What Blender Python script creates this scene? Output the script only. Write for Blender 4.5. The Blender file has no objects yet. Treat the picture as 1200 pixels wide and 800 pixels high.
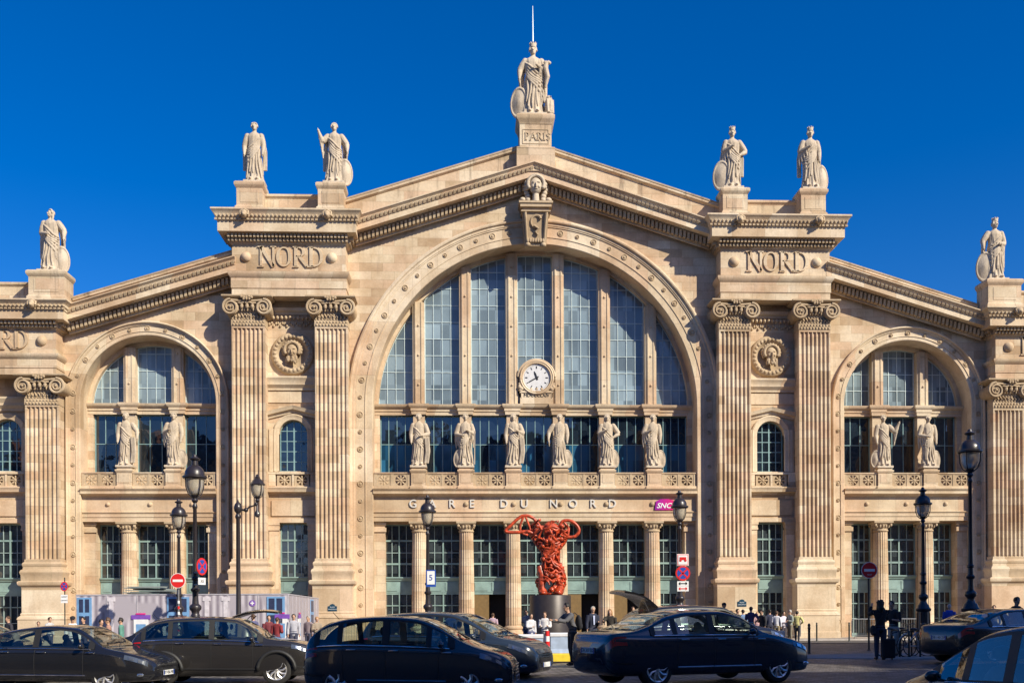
import bpy, bmesh, math, random
from mathutils import Vector, Matrix, noise
PI = math.pi
S = bpy.context.scene
C = S.collection
random.seed(7)

# ---------------------------------------------------------------- objects
class MB:
    """collects faces, then becomes one mesh object"""
    def __init__(s): s.v = []; s.f = []; s.m = []; s.mi = 0; s.sm = []; s.smooth = False
    def face(s, idx): s.f.append(tuple(idx)); s.m.append(s.mi); s.sm.append(s.smooth)
    def add(s, vs, fs, M=None):
        b = len(s.v)
        if M is not None: vs = [M @ Vector(p) for p in vs]
        s.v.extend([tuple(p) for p in vs])
        for f in fs: s.face([b+i for i in f])
    def box(s, x0, x1, y0, y1, z0, z1, M=None):
        s.add([(x0,y0,z0),(x1,y0,z0),(x1,y1,z0),(x0,y1,z0),(x0,y0,z1),(x1,y0,z1),(x1,y1,z1),(x0,y1,z1)],
              [(0,3,2,1),(4,5,6,7),(0,1,5,4),(1,2,6,5),(2,3,7,6),(3,0,4,7)], M)
    def cbox(s, c, d, M=None):
        s.box(c[0]-d[0]/2,c[0]+d[0]/2,c[1]-d[1]/2,c[1]+d[1]/2,c[2]-d[2]/2,c[2]+d[2]/2,M)
    def lathe(s, prof, n=16, c=(0,0,0), M=None, cap=True):
        vs=[];fs=[]
        for r,z in prof:
            for k in range(n):
                a=2*PI*k/n; vs.append((c[0]+r*math.cos(a),c[1]+r*math.sin(a),c[2]+z))
        for i in range(len(prof)-1):
            for k in range(n):
                k2=(k+1)%n; fs.append((i*n+k,i*n+k2,(i+1)*n+k2,(i+1)*n+k))
        if cap:
            fs.append(tuple(reversed(range(n)))); fs.append(tuple((len(prof)-1)*n+k for k in range(n)))
        s.add(vs,fs,M)
    def tube(s, pts, rad, n=8, closed=False, cap=True, squash=None):
        """tube through points with a radius each"""
        P=[Vector(p) for p in pts]; m=len(P)
        if not hasattr(rad,'__len__'): rad=[rad]*m
        vs=[];fs=[]; up=None
        for i in range(m):
            if closed: t=(P[(i+1)%m]-P[i-1])
            else: t=(P[min(i+1,m-1)]-P[max(i-1,0)])
            if t.length<1e-9: t=Vector((0,0,1))
            t.normalize()
            if up is None:
                up=Vector((0,0,1)) if abs(t.z)<.9 else Vector((0,1,0))
            u=(up-t*up.dot(t))
            if u.length<1e-6: u=Vector((1,0,0))-t*t.x
            u.normalize(); w=t.cross(u); up=u
            for k in range(n):
                a=2*PI*k/n
                q=P[i]+(u*math.cos(a)+w*math.sin(a))*rad[i]
                vs.append(tuple(q))
        L=m if closed else m-1
        for i in range(L):
            for k in range(n):
                k2=(k+1)%n; j=(i+1)%m
                fs.append((i*n+k,i*n+k2,j*n+k2,j*n+k))
        if cap and not closed:
            fs.append(tuple(reversed(range(n)))); fs.append(tuple((m-1)*n+k for k in range(n)))
        s.add(vs,fs)
    def ball(s, c, r, n=10, M=None):
        if not hasattr(r,'__len__'): r=(r,r,r)
        vs=[];fs=[];h=n//2+1
        for i in range(1,h):
            th=PI*i/h
            for k in range(n):
                a=2*PI*k/n; vs.append((c[0]+r[0]*math.sin(th)*math.cos(a),c[1]+r[1]*math.sin(th)*math.sin(a),c[2]+r[2]*math.cos(th)))
        for i in range(h-2):
            for k in range(n):
                k2=(k+1)%n; fs.append((i*n+k,(i+1)*n+k,(i+1)*n+k2,i*n+k2))
        t=len(vs); vs.append((c[0],c[1],c[2]+r[2])); vs.append((c[0],c[1],c[2]-r[2]))
        for k in range(n):
            k2=(k+1)%n; fs.append((t,k,k2)); fs.append((t+1,(h-2)*n+k2,(h-2)*n+k))
        s.add(vs,fs,M)
    def mould(s, x0, z0, x1, z1, prof, y, caps=True):
        """profile of (out, up) run from x0,z0 to x1,z1 on a wall at depth y; sloping runs keep vertical ends"""
        n=len(prof)
        vs=[(x0,y-o,z0+u) for o,u in prof]+[(x1,y-o,z1+u) for o,u in prof]
        fs=[(i,i+1,n+i+1,n+i) for i in range(n-1)]
        fs.append((n-1,0,n,2*n-1))
        if caps: fs.append(tuple(range(n))); fs.append(tuple(reversed(range(n,2*n))))
        s.add(vs,fs)
    def around(s, path, prof, caps=True):
        """profile of (out, z) swept along an xy path with mitred corners; out is to the right of travel"""
        m=len(path); n=len(prof); vs=[]
        for i in range(m):
            p=Vector(path[i])
            d0=(p-Vector(path[i-1])).normalized() if i>0 else None
            d1=(Vector(path[i+1])-p).normalized() if i<m-1 else None
            if d0 is None: d0=d1
            if d1 is None: d1=d0
            n0=Vector((d0.y,-d0.x)); n1=Vector((d1.y,-d1.x)); b=(n0+n1); b=b/(b.dot(n0)) if b.length>1e-6 else n0
            for o,z in prof: vs.append((p.x+b.x*o,p.y+b.y*o,z))
        fs=[]
        for i in range(m-1):
            for k in range(n-1): fs.append((i*n+k,i*n+k+1,(i+1)*n+k+1,(i+1)*n+k))
            fs.append((i*n+n-1,i*n,(i+1)*n,(i+1)*n+n-1))
        if caps: fs.append(tuple(range(n))); fs.append(tuple(reversed([(m-1)*n+k for k in range(n)])))
        s.add(vs,fs)
    def arch(s, cx, cz, prof, zb, n=40, closed=False):
        """profile of (radius, y) swept up one leg, over the arc and down the other"""
        st=[]
        for r,y in prof: pass
        m=len(prof); vs=[]; rows=0
        def row(f):
            nonlocal rows
            for r,y in prof: vs.append(f(r,y))
            rows+=1
        if zb is not None: row(lambda r,y:(cx-r,y,zb))
        for i in range(n+1):
            a=PI-PI*i/n
            row(lambda r,y:(cx+r*math.cos(a),y,cz+r*math.sin(a)))
        if zb is not None: row(lambda r,y:(cx+r,y,zb))
        fs=[]
        K=m if closed else m-1
        for i in range(rows-1):
            for k in range(K):
                k2=(k+1)%m
                fs.append((i*m+k,i*m+k2,(i+1)*m+k2,(i+1)*m+k))
        s.add(vs,fs)
    def build(s, name, mat, parent=None, smooth=None, autosm=None, loc=None):
        me=bpy.data.meshes.new(name); me.from_pydata(s.v,[],s.f)
        mats=mat if isinstance(mat,(list,tuple)) else [mat]
        for q in mats: me.materials.append(q)
        for i,p in enumerate(me.polygons): p.material_index=min(s.m[i],len(mats)-1); p.use_smooth=s.sm[i] if smooth is None else smooth
        me.update()
        bm=bmesh.new(); bm.from_mesh(me); bmesh.ops.recalc_face_normals(bm,faces=bm.faces); bm.to_mesh(me); bm.free()
        if autosm is not None:
            for p in me.polygons: p.use_smooth=True
            me.set_sharp_from_angle(angle=math.radians(autosm))
        o=bpy.data.objects.new(name,me); C.objects.link(o)
        if parent: o.parent=parent
        if loc is not None: o.location=loc
        return o

def tag(o,label=None,cat=None,group=None,kind=None):
    if label: o['label']=label
    if cat: o['category']=cat
    if group: o['group']=group
    if kind: o['kind']=kind
    return o
def empty(name,loc=(0,0,0),rz=0,label=None,cat=None,group=None):
    o=bpy.data.objects.new(name,None); C.objects.link(o); o.location=loc; o.rotation_euler=(0,0,rz); o.empty_display_size=.3
    return tag(o,label,cat,group)
def kids(o): return [c for c in C.objects if c.parent==o]
def copy_tree(o,parent=None):
    c=o.copy(); C.objects.link(c)
    c.parent=parent
    for ch in kids(o): copy_tree(ch,c)
    return c
def remesh(mb, voxel, smooth_it=2, disp=None):
    """fuse overlapping shapes into one continuous skin"""
    me=bpy.data.meshes.new('t'); me.from_pydata(mb.v,[],mb.f); me.update()
    bm=bmesh.new(); bm.from_mesh(me); bmesh.ops.recalc_face_normals(bm,faces=bm.faces); bm.to_mesh(me); bm.free()
    o=bpy.data.objects.new('t',me); C.objects.link(o)
    r=o.modifiers.new('r','REMESH'); r.mode='VOXEL'; r.voxel_size=voxel; r.adaptivity=0
    if smooth_it:
        q=o.modifiers.new('s','SMOOTH'); q.iterations=smooth_it; q.factor=.5
    dg=bpy.context.evaluated_depsgraph_get()
    out=bpy.data.meshes.new_from_object(o.evaluated_get(dg))
    bpy.data.objects.remove(o); bpy.data.meshes.remove(me)
    for p in out.polygons: p.use_smooth=True
    return out
def link_mesh(me,name,mat,parent=None):
    me.name=name; me.materials.clear(); me.materials.append(mat)
    o=bpy.data.objects.new(name,me); C.objects.link(o)
    if parent: o.parent=parent
    return o

# ---------------------------------------------------------------- materials
def nt(name):
    m=bpy.data.materials.new(name); m.use_nodes=True; t=m.node_tree; b=t.nodes['Principled BSDF']; return m,t,b
def N(t,kind,**kw):
    n=t.nodes.new(kind)
    for k,v in kw.items():
        if k.startswith('i_'):
            key=k[2:]; 
            try: n.inputs[int(key)].default_value=v
            except ValueError: n.inputs[key.replace('_',' ')].default_value=v
        else: setattr(n,k,v)
    return n
def simple(name,col,rough=.5,metal=0,coat=0,noise_amt=.15,scale=6,bump=0,spec=None,emit=None):
    m,t,b=nt(name)
    b.inputs['Roughness'].default_value=rough; b.inputs['Metallic'].default_value=metal
    if coat: b.inputs['Coat Weight'].default_value=coat; b.inputs['Coat Roughness'].default_value=.03
    if spec is not None: b.inputs['Specular IOR Level'].default_value=spec
    co=N(t,'ShaderNodeTexCoord'); no=N(t,'ShaderNodeTexNoise',i_Scale=scale,i_Detail=4.0)
    t.links.new(co.outputs['Object'],no.inputs['Vector'])
    mp=N(t,'ShaderNodeMapRange',i_1=.3,i_2=.7,i_3=1-noise_amt,i_4=1+noise_amt); t.links.new(no.outputs[0],mp.inputs[0])
    mx=N(t,'ShaderNodeVectorMath',operation='SCALE'); mx.inputs[0].default_value=col[:3]; t.links.new(mp.outputs[0],mx.inputs['Scale'])
    t.links.new(mx.outputs[0],b.inputs['Base Color'])
    if bump:
        bu=N(t,'ShaderNodeBump',i_Strength=bump,i_Distance=.02); t.links.new(no.outputs[0],bu.inputs['Height']); t.links.new(bu.outputs[0],b.inputs['Normal'])
    if emit: b.inputs['Emission Color'].default_value=(*emit[:3],1); b.inputs['Emission Strength'].default_value=emit[3]
    return m
def stone_mat(name,c1,c2,c3,brick=True,bw=1.35,bh=.49,streak=.35,dirt=(.25,.19,.14)):
    m,t,b=nt(name); L=t.links.new
    b.inputs['Roughness'].default_value=.85; b.inputs['Specular IOR Level'].default_value=.25
    co=N(t,'ShaderNodeTexCoord'); sp=N(t,'ShaderNodeSeparateXYZ'); L(co.outputs['Object'],sp.inputs[0])
    ad=N(t,'ShaderNodeMath',operation='ADD'); L(sp.outputs[0],ad.inputs[0]); L(sp.outputs[1],ad.inputs[1])
    cb=N(t,'ShaderNodeCombineXYZ'); L(ad.outputs[0],cb.inputs[0]); L(sp.outputs[2],cb.inputs[1])
    col=None
    n1=N(t,'ShaderNodeTexNoise',i_Scale=.55,i_Detail=5.0,i_Roughness=.6); L(co.outputs['Object'],n1.inputs['Vector'])
    r1=N(t,'ShaderNodeMapRange',i_1=.38,i_2=.62); L(n1.outputs[0],r1.inputs[0])
    m1=N(t,'ShaderNodeMix',data_type='RGBA'); m1.inputs[6].default_value=(*c1,1); m1.inputs[7].default_value=(*c2,1); L(r1.outputs[0],m1.inputs[0])
    col=m1.outputs[2]; hgt=None
    if brick:
        def br(w,h,off,mort):
            q=N(t,'ShaderNodeTexBrick'); q.offset=.5; q.inputs['Scale'].default_value=1; q.inputs['Brick Width'].default_value=w; q.inputs['Row Height'].default_value=h
            q.inputs['Mortar Size'].default_value=mort; q.inputs['Mortar Smooth'].default_value=.3
            q.inputs['Color1'].default_value=(0,0,0,1); q.inputs['Color2'].default_value=(1,1,1,1); q.inputs['Mortar'].default_value=(.5,.5,.5,1)
            L(cb.outputs[0],q.inputs['Vector']); return q
        q1=br(bw,bh,.5,.006)
        rp=N(t,'ShaderNodeValToRGB'); e=rp.color_ramp.elements
        e[0].position=0; e[0].color=(.76,.70,.62,1); e[1].position=1; e[1].color=(1.10,1.12,1.14,1)
        a=rp.color_ramp.elements.new(.3); a.color=(1.0,.90,.85,1); a=rp.color_ramp.elements.new(.65); a.color=(1.0,1.0,.96,1)
        L(q1.outputs[0],rp.inputs[0])
        mm=N(t,'ShaderNodeMix',data_type='RGBA',blend_type='MULTIPLY'); mm.inputs[0].default_value=1; L(col,mm.inputs[6]); L(rp.outputs[0],mm.inputs[7]); col=mm.outputs[2]
        mo=N(t,'ShaderNodeMix',data_type='RGBA'); mo.inputs[7].default_value=(c3[0]*.8,c3[1]*.8,c3[2]*.8,1); 
        ms=N(t,'ShaderNodeMath',operation='MULTIPLY'); ms.inputs[1].default_value=.65; L(q1.outputs['Fac'],ms.inputs[0]); L(ms.outputs[0],mo.inputs[0]); L(col,mo.inputs[6]); col=mo.outputs[2]
        hgt=q1.outputs['Fac']
    # rain streaks and grime of their own
    mpn=N(t,'ShaderNodeMapping'); mpn.inputs['Scale'].default_value=(2.6,2.6,.22); L(co.outputs['Object'],mpn.inputs[0])
    n2=N(t,'ShaderNodeTexNoise',i_Scale=1.0,i_Detail=6.0,i_Roughness=.65); L(mpn.outputs[0],n2.inputs['Vector'])
    r2=N(t,'ShaderNodeMapRange',i_1=.55,i_2=.78,i_3=0.0,i_4=streak); L(n2.outputs[0],r2.inputs[0])
    m3=N(t,'ShaderNodeMix',data_type='RGBA'); L(r2.outputs[0],m3.inputs[0]); L(col,m3.inputs[6]); m3.inputs[7].default_value=(*dirt,1); col=m3.outputs[2]
    n3=N(t,'ShaderNodeTexNoise',i_Scale=9.0,i_Detail=6.0,i_Roughness=.7); L(co.outputs['Object'],n3.inputs['Vector'])
    r3=N(t,'ShaderNodeMapRange',i_1=.3,i_2=.7,i_3=.88,i_4=1.1); L(n3.outputs[0],r3.inputs[0])
    sc=N(t,'ShaderNodeVectorMath',operation='SCALE'); L(col,sc.inputs[0]); L(r3.outputs[0],sc.inputs['Scale']); L(sc.outputs[0],b.inputs['Base Color'])
    bu=N(t,'ShaderNodeBump',i_Strength=.35,i_Distance=.02); L(n3.outputs[0],bu.inputs['Height'])
    if hgt is not None:
        b2=N(t,'ShaderNodeBump',invert=True,i_Strength=.5,i_Distance=.02); L(hgt,b2.inputs['Height']); L(bu.outputs[0],b2.inputs['Normal']); L(b2.outputs[0],b.inputs['Normal'])
    else: L(bu.outputs[0],b.inputs['Normal'])
    return m
M={}
M['stone']=stone_mat('limestone_ashlar',(.46,.34,.22),(.62,.505,.365),(.22,.15,.09),streak=.6)
M['trim']=stone_mat('limestone_trim',(.50,.38,.255),(.64,.525,.38),(.25,.17,.10),bw=1.9,bh=3.1,streak=.5)
M['carved']=stone_mat('carved_limestone',(.39,.285,.175),(.51,.395,.26),(.3,.2,.1),brick=False,streak=.5)
M['statue']=stone_mat('weathered_statue_stone',(.45,.365,.265),(.60,.505,.385),(.3,.2,.1),brick=False,streak=.95,dirt=(.10,.08,.065))
M['attic']=stone_mat('attic_limestone',(.48,.37,.25),(.61,.50,.36),(.3,.2,.1),bw=1.6,bh=.62,streak=.95,dirt=(.09,.07,.055))
M['coping']=stone_mat('mouldy_coping_stone',(.34,.26,.18),(.46,.36,.25),(.3,.2,.1),brick=False,streak=1.0,dirt=(.035,.03,.025))
def glass_mat(name,base,rough,diffuse_w,var=0.06,wav=.0025,sc=.7,spec=.9,bx=.55,bz=.9):
    m,t,b=nt(name); L=t.links.new
    b.inputs['Roughness'].default_value=rough; b.inputs['Specular IOR Level'].default_value=spec; b.inputs['IOR'].default_value=1.6
    co=N(t,'ShaderNodeTexCoord')
    # every small pane has its own dust tone and a slight tilt of its own
    mp=N(t,'ShaderNodeVectorMath',operation='SNAP'); mp.inputs[1].default_value=(bx,5,bz); L(co.outputs['Object'],mp.inputs[0])
    wn=N(t,'ShaderNodeTexWhiteNoise'); L(mp.outputs[0],wn.inputs['Vector'])
    no=N(t,'ShaderNodeTexNoise',i_Scale=.35,i_Detail=5.0); L(co.outputs['Object'],no.inputs['Vector'])
    a=N(t,'ShaderNodeMapRange',i_3=1-var*4,i_4=1+var*4); L(wn.outputs['Value'],a.inputs[0])
    c=N(t,'ShaderNodeMapRange',i_1=.3,i_2=.7,i_3=.8,i_4=1.2); L(no.outputs[0],c.inputs[0])
    mu=N(t,'ShaderNodeMath',operation='MULTIPLY'); L(a.outputs[0],mu.inputs[0]); L(c.outputs[0],mu.inputs[1])
    sc_=N(t,'ShaderNodeVectorMath',operation='SCALE'); sc_.inputs[0].default_value=base; L(mu.outputs[0],sc_.inputs['Scale']); L(sc_.outputs[0],b.inputs['Base Color'])
    geo=N(t,'ShaderNodeNewGeometry'); sb=N(t,'ShaderNodeVectorMath',operation='SUBTRACT'); sb.inputs[1].default_value=(.5,.5,.5); L(wn.outputs['Color'],sb.inputs[0])
    s2=N(t,'ShaderNodeVectorMath',operation='SCALE'); s2.inputs['Scale'].default_value=wav*6; L(sb.outputs[0],s2.inputs[0])
    n5=N(t,'ShaderNodeTexNoise',i_Scale=2.2,i_Detail=2.0); L(co.outputs['Object'],n5.inputs['Vector'])
    s5=N(t,'ShaderNodeVectorMath',operation='SUBTRACT'); s5.inputs[1].default_value=(.5,.5,.5); L(n5.outputs['Color'],s5.inputs[0])
    s6=N(t,'ShaderNodeVectorMath',operation='SCALE'); s6.inputs['Scale'].default_value=wav*14; L(s5.outputs[0],s6.inputs[0])
    ad=N(t,'ShaderNodeVectorMath',operation='ADD'); L(geo.outputs['Normal'],ad.inputs[0]); L(s2.outputs[0],ad.inputs[1])
    ad2=N(t,'ShaderNodeVectorMath',operation='ADD'); L(ad.outputs[0],ad2.inputs[0]); L(s6.outputs[0],ad2.inputs[1])
    nm=N(t,'ShaderNodeVectorMath',operation='NORMALIZE'); L(ad2.outputs[0],nm.inputs[0]); L(nm.outputs[0],b.inputs['Normal'])
    return m
M['glass_hi']=glass_mat('dusty_window_glass',(.18,.235,.262),.10,0,var=.09,wav=.004,spec=.42)
M['glass_lo']=glass_mat('dark_window_glass',(.012,.02,.03),.03,0,var=.1)
M['glass_door']=glass_mat('door_glass',(.028,.036,.04),.05,0,var=.15,bx=.3,bz=.45)
M['bars']=simple('door_glazing_bars',(.32,.42,.41),.5)
M['frame_hi']=simple('pale_painted_iron',(.50,.60,.60),.5)
M['frame_lo']=simple('blue_green_painted_iron',(.20,.33,.34),.45)
M['door']=simple('sage_green_paint',(.21,.31,.29),.5,noise_amt=.2,scale=2)
M['zinc']=simple('zinc_roof',(.22,.24,.26),.5,metal=.4)
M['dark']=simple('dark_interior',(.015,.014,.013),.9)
M['iron']=simple('black_lamp_iron',(.025,.02,.022),.38,coat=.3,scale=20)
M['lampglass']=None
m,t,b=nt('lantern_glass'); b.inputs['Base Color'].default_value=(.75,.66,.52,1); b.inputs['Roughness'].default_value=.25; b.inputs['Transmission Weight'].default_value=.55; b.inputs['Specular IOR Level'].default_value=.6; M['lampglass']=m
M['clock_white']=simple('enamel_dial',(.62,.61,.60),.4,noise_amt=.06)
M['black']=simple('black_paint',(.012,.012,.014),.4)
M['letter']=simple('white_letter_enamel',(.62,.59,.54),.4,noise_amt=.04)
M['gold']=simple('gilt',(.7,.42,.12),.35,metal=.7)
M['white']=simple('white_paint',(.75,.75,.75),.45,noise_amt=.05)
# ---------------------------------------------------------------- ground height of the square
def sst(a,b,x):
    u=max(0,min(1,(x-a)/(b-a))); return u*u*(3-2*u)
def gz(x,y):
    return .31*sst(-7,-.5,x)*sst(-50,-44,y)*(1-sst(-22,-3,y)*.85)+.015*math.sin(x*.11+y*.07)*sst(-60,-30,y)*(1-sst(-10,-3,y))
CAM=(-3.97,-59.88,1.75); PSI=math.radians(2.5); F=(math.sin(PSI),math.cos(PSI)); R=(math.cos(PSI),-math.sin(PSI))
def spot(px,s):
    d=1200/s; a=(px-600)/s
    return (CAM[0]+d*F[0]+a*R[0],CAM[1]+d*F[1]+a*R[1])

M['film']=glass_mat('blue_film_glass',(.015,.075,.145),.12,0,var=.13)
# ---------------------------------------------------------------- the station
ST=empty('railway_station',(0,0,0),0,'golden limestone railway terminus with a huge arched window, clock and giant fluted pilasters','station')
X0=.1; ARC_R=9.5; ARC_Z=13.72; SB=22.27; SR=3.85; SZ=13.88
SLOPE=.305
def add(name,mb,mat,parent=ST,**k): return mb.build(name,mat,parent,**k)

# wall between pavilions with the arched opening cut out
def bay_wall(x0,x1,cx,cz,r,ztop,th=1.2):
    mb=MB(); xs=[x0]; n=44
    for i in range(n+1): xs.append(cx-r*math.cos(PI*i/n))
    xs.append(x1)
    for a,b in zip(xs,xs[1:]):
        if b-a<1e-5: continue
        def low(x): 
            d=r*r-(x-cx)**2
            return cz+math.sqrt(max(0,d))
        inside = (a+b)/2>cx-r and (a+b)/2<cx+r
        za,zb=(low(a),low(b)) if inside else (0,0)
        ta,tb=ztop(a),ztop(b)
        for y in (0,th):
            mb.add([(a,y,za),(b,y,zb),(b,y,tb),(a,y,ta)],[(0,1,2,3)])
    return mb
ztc=lambda x: 27.0-abs(x)*SLOPE
w=bay_wall(-11.0,11.0,X0,ARC_Z,ARC_R+.5,ztc); add('arch_wall',w,M['stone'])
for s in (-1,1):
    zt=lambda x: 21.5-(abs(x)-17.1)*SLOPE
    w=bay_wall(min(s*17.0,s*27.3),max(s*17.0,s*27.3),s*SB,SZ,SR+.35,zt); add('arch_wall',w,M['stone'])

# archivolts: moulded ring running down to the ground, with rosettes
def archivolt(cx,cz,r,rw,zb,nros,reveal):
    mb=MB()
    d=rw
    prof=[(r+d,0.02),(r+d,-.26),(r+d*.93,-.30),(r+d*.88,-.28),(r+d*.84,-.18),(r+d*.76,-.18),(r+d*.74,-.14),(r+d*.7,-.14),(r+d*.70,-.09),(r+d*.32,-.09),(r+d*.32,-.13),(r+d*.28,-.13),(r+d*.27,-.09),(r+.03,-.09),(r,-.06),(r,reveal)]
    mb.arch(cx,cz,prof,zb,64)
    o=add('archivolt',mb,M['trim'],autosm=35)
    ros=MB(); rr=r+d*.51; L=PI*rr; k=nros; pts=[]
    for i in range(k):
        a=PI*(i+.5)/k; pts.append((cx+rr*math.cos(a),cz+rr*math.sin(a),i))
    step=L/k; z=cz-step*.5; i=0
    while z>1.0:
        for s in (-1,1): pts.append((cx+s*rr,z,i))
        z-=step; i+=1
    for j,(x,z,i) in enumerate(pts):
        R_=.18 if i%2==0 else .125
        if r<5: R_*=.9
        Mx=Matrix.Translation((x,-.09,z))@Matrix.Rotation(PI/2,4,'X')
        ros.lathe([(R_,-.01),(R_,.035),(R_*.8,.06),(R_*.62,.02),(R_*.45,.02),(R_*.4,.06),(R_*.1,.08),(.001,.08)],12,M=Mx)
    add('rosettes',ros,M['carved'],parent=o,autosm=40)
archivolt(X0,ARC_Z,ARC_R,1.42,0,32,1.25)
for s in (-1,1): archivolt(s*SB,SZ,SR,.78,0,13,1.25)

# cornice profiles (out, up), measured down from the top
CORN=[(0,-1.32),(.10,-1.32),(.10,-1.2),(.18,-1.2),(.18,-.82),(.30,-.78),(.88,-.76),(.92,-.76),(.92,-.46),(.95,-.44),(.95,-.36),(1.02,-.30),(1.05,-.18),(1.16,-.08),(1.2,-.06),(1.2,0),(0,.03)]
def rake(xa,za,xb,zb,y):
    mb=MB(); mb.mould(xa,za,xb,zb,CORN,y)
    o=add('raking_cornice',mb,M['trim'],autosm=30)
    d=MB(); n=int(abs(xb-xa)/.23)
    for i in range(n):
        t0=(i+.12)/n; t1=(i+.72)/n
        xa_,xb_=xa+(xb-xa)*t0,xa+(xb-xa)*t1; z_a=za+(zb-za)*t0; z_b=za+(zb-za)*t1
        d.mould(xa_,z_a,xb_,z_b,[(.16,-1.22),(.40,-1.20),(.50,-.86),(.16,-.80)],y)
    n=int(abs(xb-xa)/.24)
    for i in range(n):
        t0=(i+.1)/n; t1=(i+.75)/n
        xa_,xb_=xa+(xb-xa)*t0,xa+(xb-xa)*t1; z_a=za+(zb-za)*t0; z_b=za+(zb-za)*t1
        d.mould(xa_,z_a,xb_,z_b,[(.93,-.43),(1.0,-.42),(1.06,-.33),(1.10,-.24),(1.0,-.2)],y)
    add('dentils',d,M['carved'],parent=o)
    return o
RY=-.25
for s in (-1,1):
    rake(s*10.3,27.47-10.3*.315,0,27.5,RY)
    rake(s*26.6,18.98+.03,s*17.0,21.93,RY)
# parapets above the raking cornices
PAR=[(0,-.02),(.3,-.02),(.3,.95),(.42,1.0),(.44,1.08),(.44,1.2),(.36,1.26),(0,1.28)]
def parapet(xa,za,xb,zb,h,y,dep=.55):
    mb=MB()
    pr=[(0,-.05),(dep*.72,-.05),(dep*.72,h-.3),(dep*.9,h-.24),(dep,h-.2),(dep,h-.06),(dep*.9,h),(0,h+.02)]
    mb.mould(xa,za,xb,zb,pr,y); o=add('parapet',mb,M['attic']); c=MB(); c.mould(xa,za,xb,zb,[(0,h+.022),(dep+.03,h-.06),(dep+.03,h+.03),(0,h+.06)],y); add('coping',c,M['coping'],parent=o); return o
for s in (-1,1):
    parapet(s*10.9,27.47-10.9*.313+.02,s*.9,27.5-.9*.313+.02,1.42,-.1)
    parapet(s*26.3,19.1,s*17.0,21.95,.62,-.1)

# fluted pilaster with pedestal, base, shaft and ionic capital
def flutes_section(hw,front,nf,depth,margin):
    """xy outline of a fluted front from +x to -x side (front at y=-front)"""
    pts=[(-hw,0),(-hw,-front)]
    W=2*hw-2*margin; p=W/nf; g=p*.80
    for i in range(nf):
        c=-hw+margin+p*(i+.5)
        for k in range(7):
            a=PI*k/6; pts.append((c-g/2*math.cos(a),-front+depth*math.sin(a)))
    pts+=[(hw,-front),(hw,0)]
    return pts
def prism(mb,pts,z0,z1,cx=0,cy=0):
    n=len(pts); vs=[(cx+x,cy+y,z0) for x,y in pts]+[(cx+x,cy+y,z1) for x,y in pts]
    fs=[(i,(i+1)%n,n+(i+1)%n,n+i) for i in range(n)]
    fs.append(tuple(range(n))); fs.append(tuple(range(n,2*n)))
    mb.add(vs,fs)
def capital_mesh():
    mb=MB(); W=1.0
    # necking with acanthus relief
    mb.box(-.93,.93,-.02,.92,0,.36); 
    rnd=random.Random(3)
    for r_ in range(3):
        for k in range(11):
            x=-.86+k*.172+(.05 if r_%2 else 0)
            mb.ball((x,-.04,.06+r_*.12),(.07,.07,.075),6)
    for k in range(8): mb.tube([(-.75+k*.21,-.05,.04),(-.68+k*.21,-.14,.16),(-.77+k*.21,-.10,.3)],[.035,.045,.02],5)
    mb.box(-.98,.98,-.08,.92,.36,.44)
    for k in range(9): mb.ball((-.66+k*.165,-.16,.55),(.06,.10,.11),8)
    mb.box(-.8,.8,-.1,.92,.44,.95)
    # volutes
    for s in (-1,1):
        cx,cz=s*.92,.66
        mb.lathe([(.44,0),(.44,.32),(.38,.36),(.001,.36)],22,M=Matrix.Translation((cx,.06,cz))@Matrix.Rotation(PI/2,4,'X'))
        mb.lathe([(.46,-.9),(.40,-.5),(.44,0)],22,M=Matrix.Translation((cx,.06,cz))@Matrix.Rotation(PI/2,4,'X'))
        pts=[];rad=[]
        for i in range(46):
            u=i/45; a=PI/2-s*u*PI*4.6*(-1)*-1
            r=.42*(1-u)**.8+.03
            pts.append((cx+r*math.cos(a)*1.0,-.34-.05*u,cz+r*math.sin(a))); rad.append(.062*(1-u)+.022)
        mb.tube(pts,rad,6)
        mb.ball((cx,-.40,cz),(.07,.05,.07),8)
    # cushion sagging between the volutes
    mb.tube([(-.9,-.30,1.06),(-.45,-.30,1.02),(0,-.30,.99),(.45,-.30,1.02),(.9,-.30,1.06)],.07,8)
    for k in (-1,1):
        mb.tube([(k*.5,-.28,.9),(k*.3,-.36,.86),(k*.12,-.34,.93),(0,-.36,.85)],[.05,.06,.05,.04],6)
    mb.ball((-.3,-.3,.72),(.1,.1,.16),8); mb.ball((0,-.3,.72),(.1,.1,.16),8); mb.ball((.3,-.3,.72),(.1,.1,.16),8)
    # abacus with flower
    mb.around([(-1.05,.9),(-1.05,-.12),(1.05,-.12),(1.05,.9)][::1],[(0,1.08),(.1,1.1),(.2,1.16),(.34,1.22),(.36,1.24),(.36,1.32),(0,1.32)])
    for k in range(5): mb.ball((-.28+k*.14,-.46,1.17+.04*math.cos(k*2)),(.085,.08,.09),8)
    for k in range(3): mb.ball((-.16+k*.16,-.48,1.07),(.07,.06,.07),8)
    mb.box(-1.05,1.05,-.12,.92,1.06,1.3)
    me=mb.build('capital',M['carved'],autosm=38)
    me_d=me.data; bpy.data.objects.remove(me); return me_d
CAP=capital_mesh()
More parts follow.
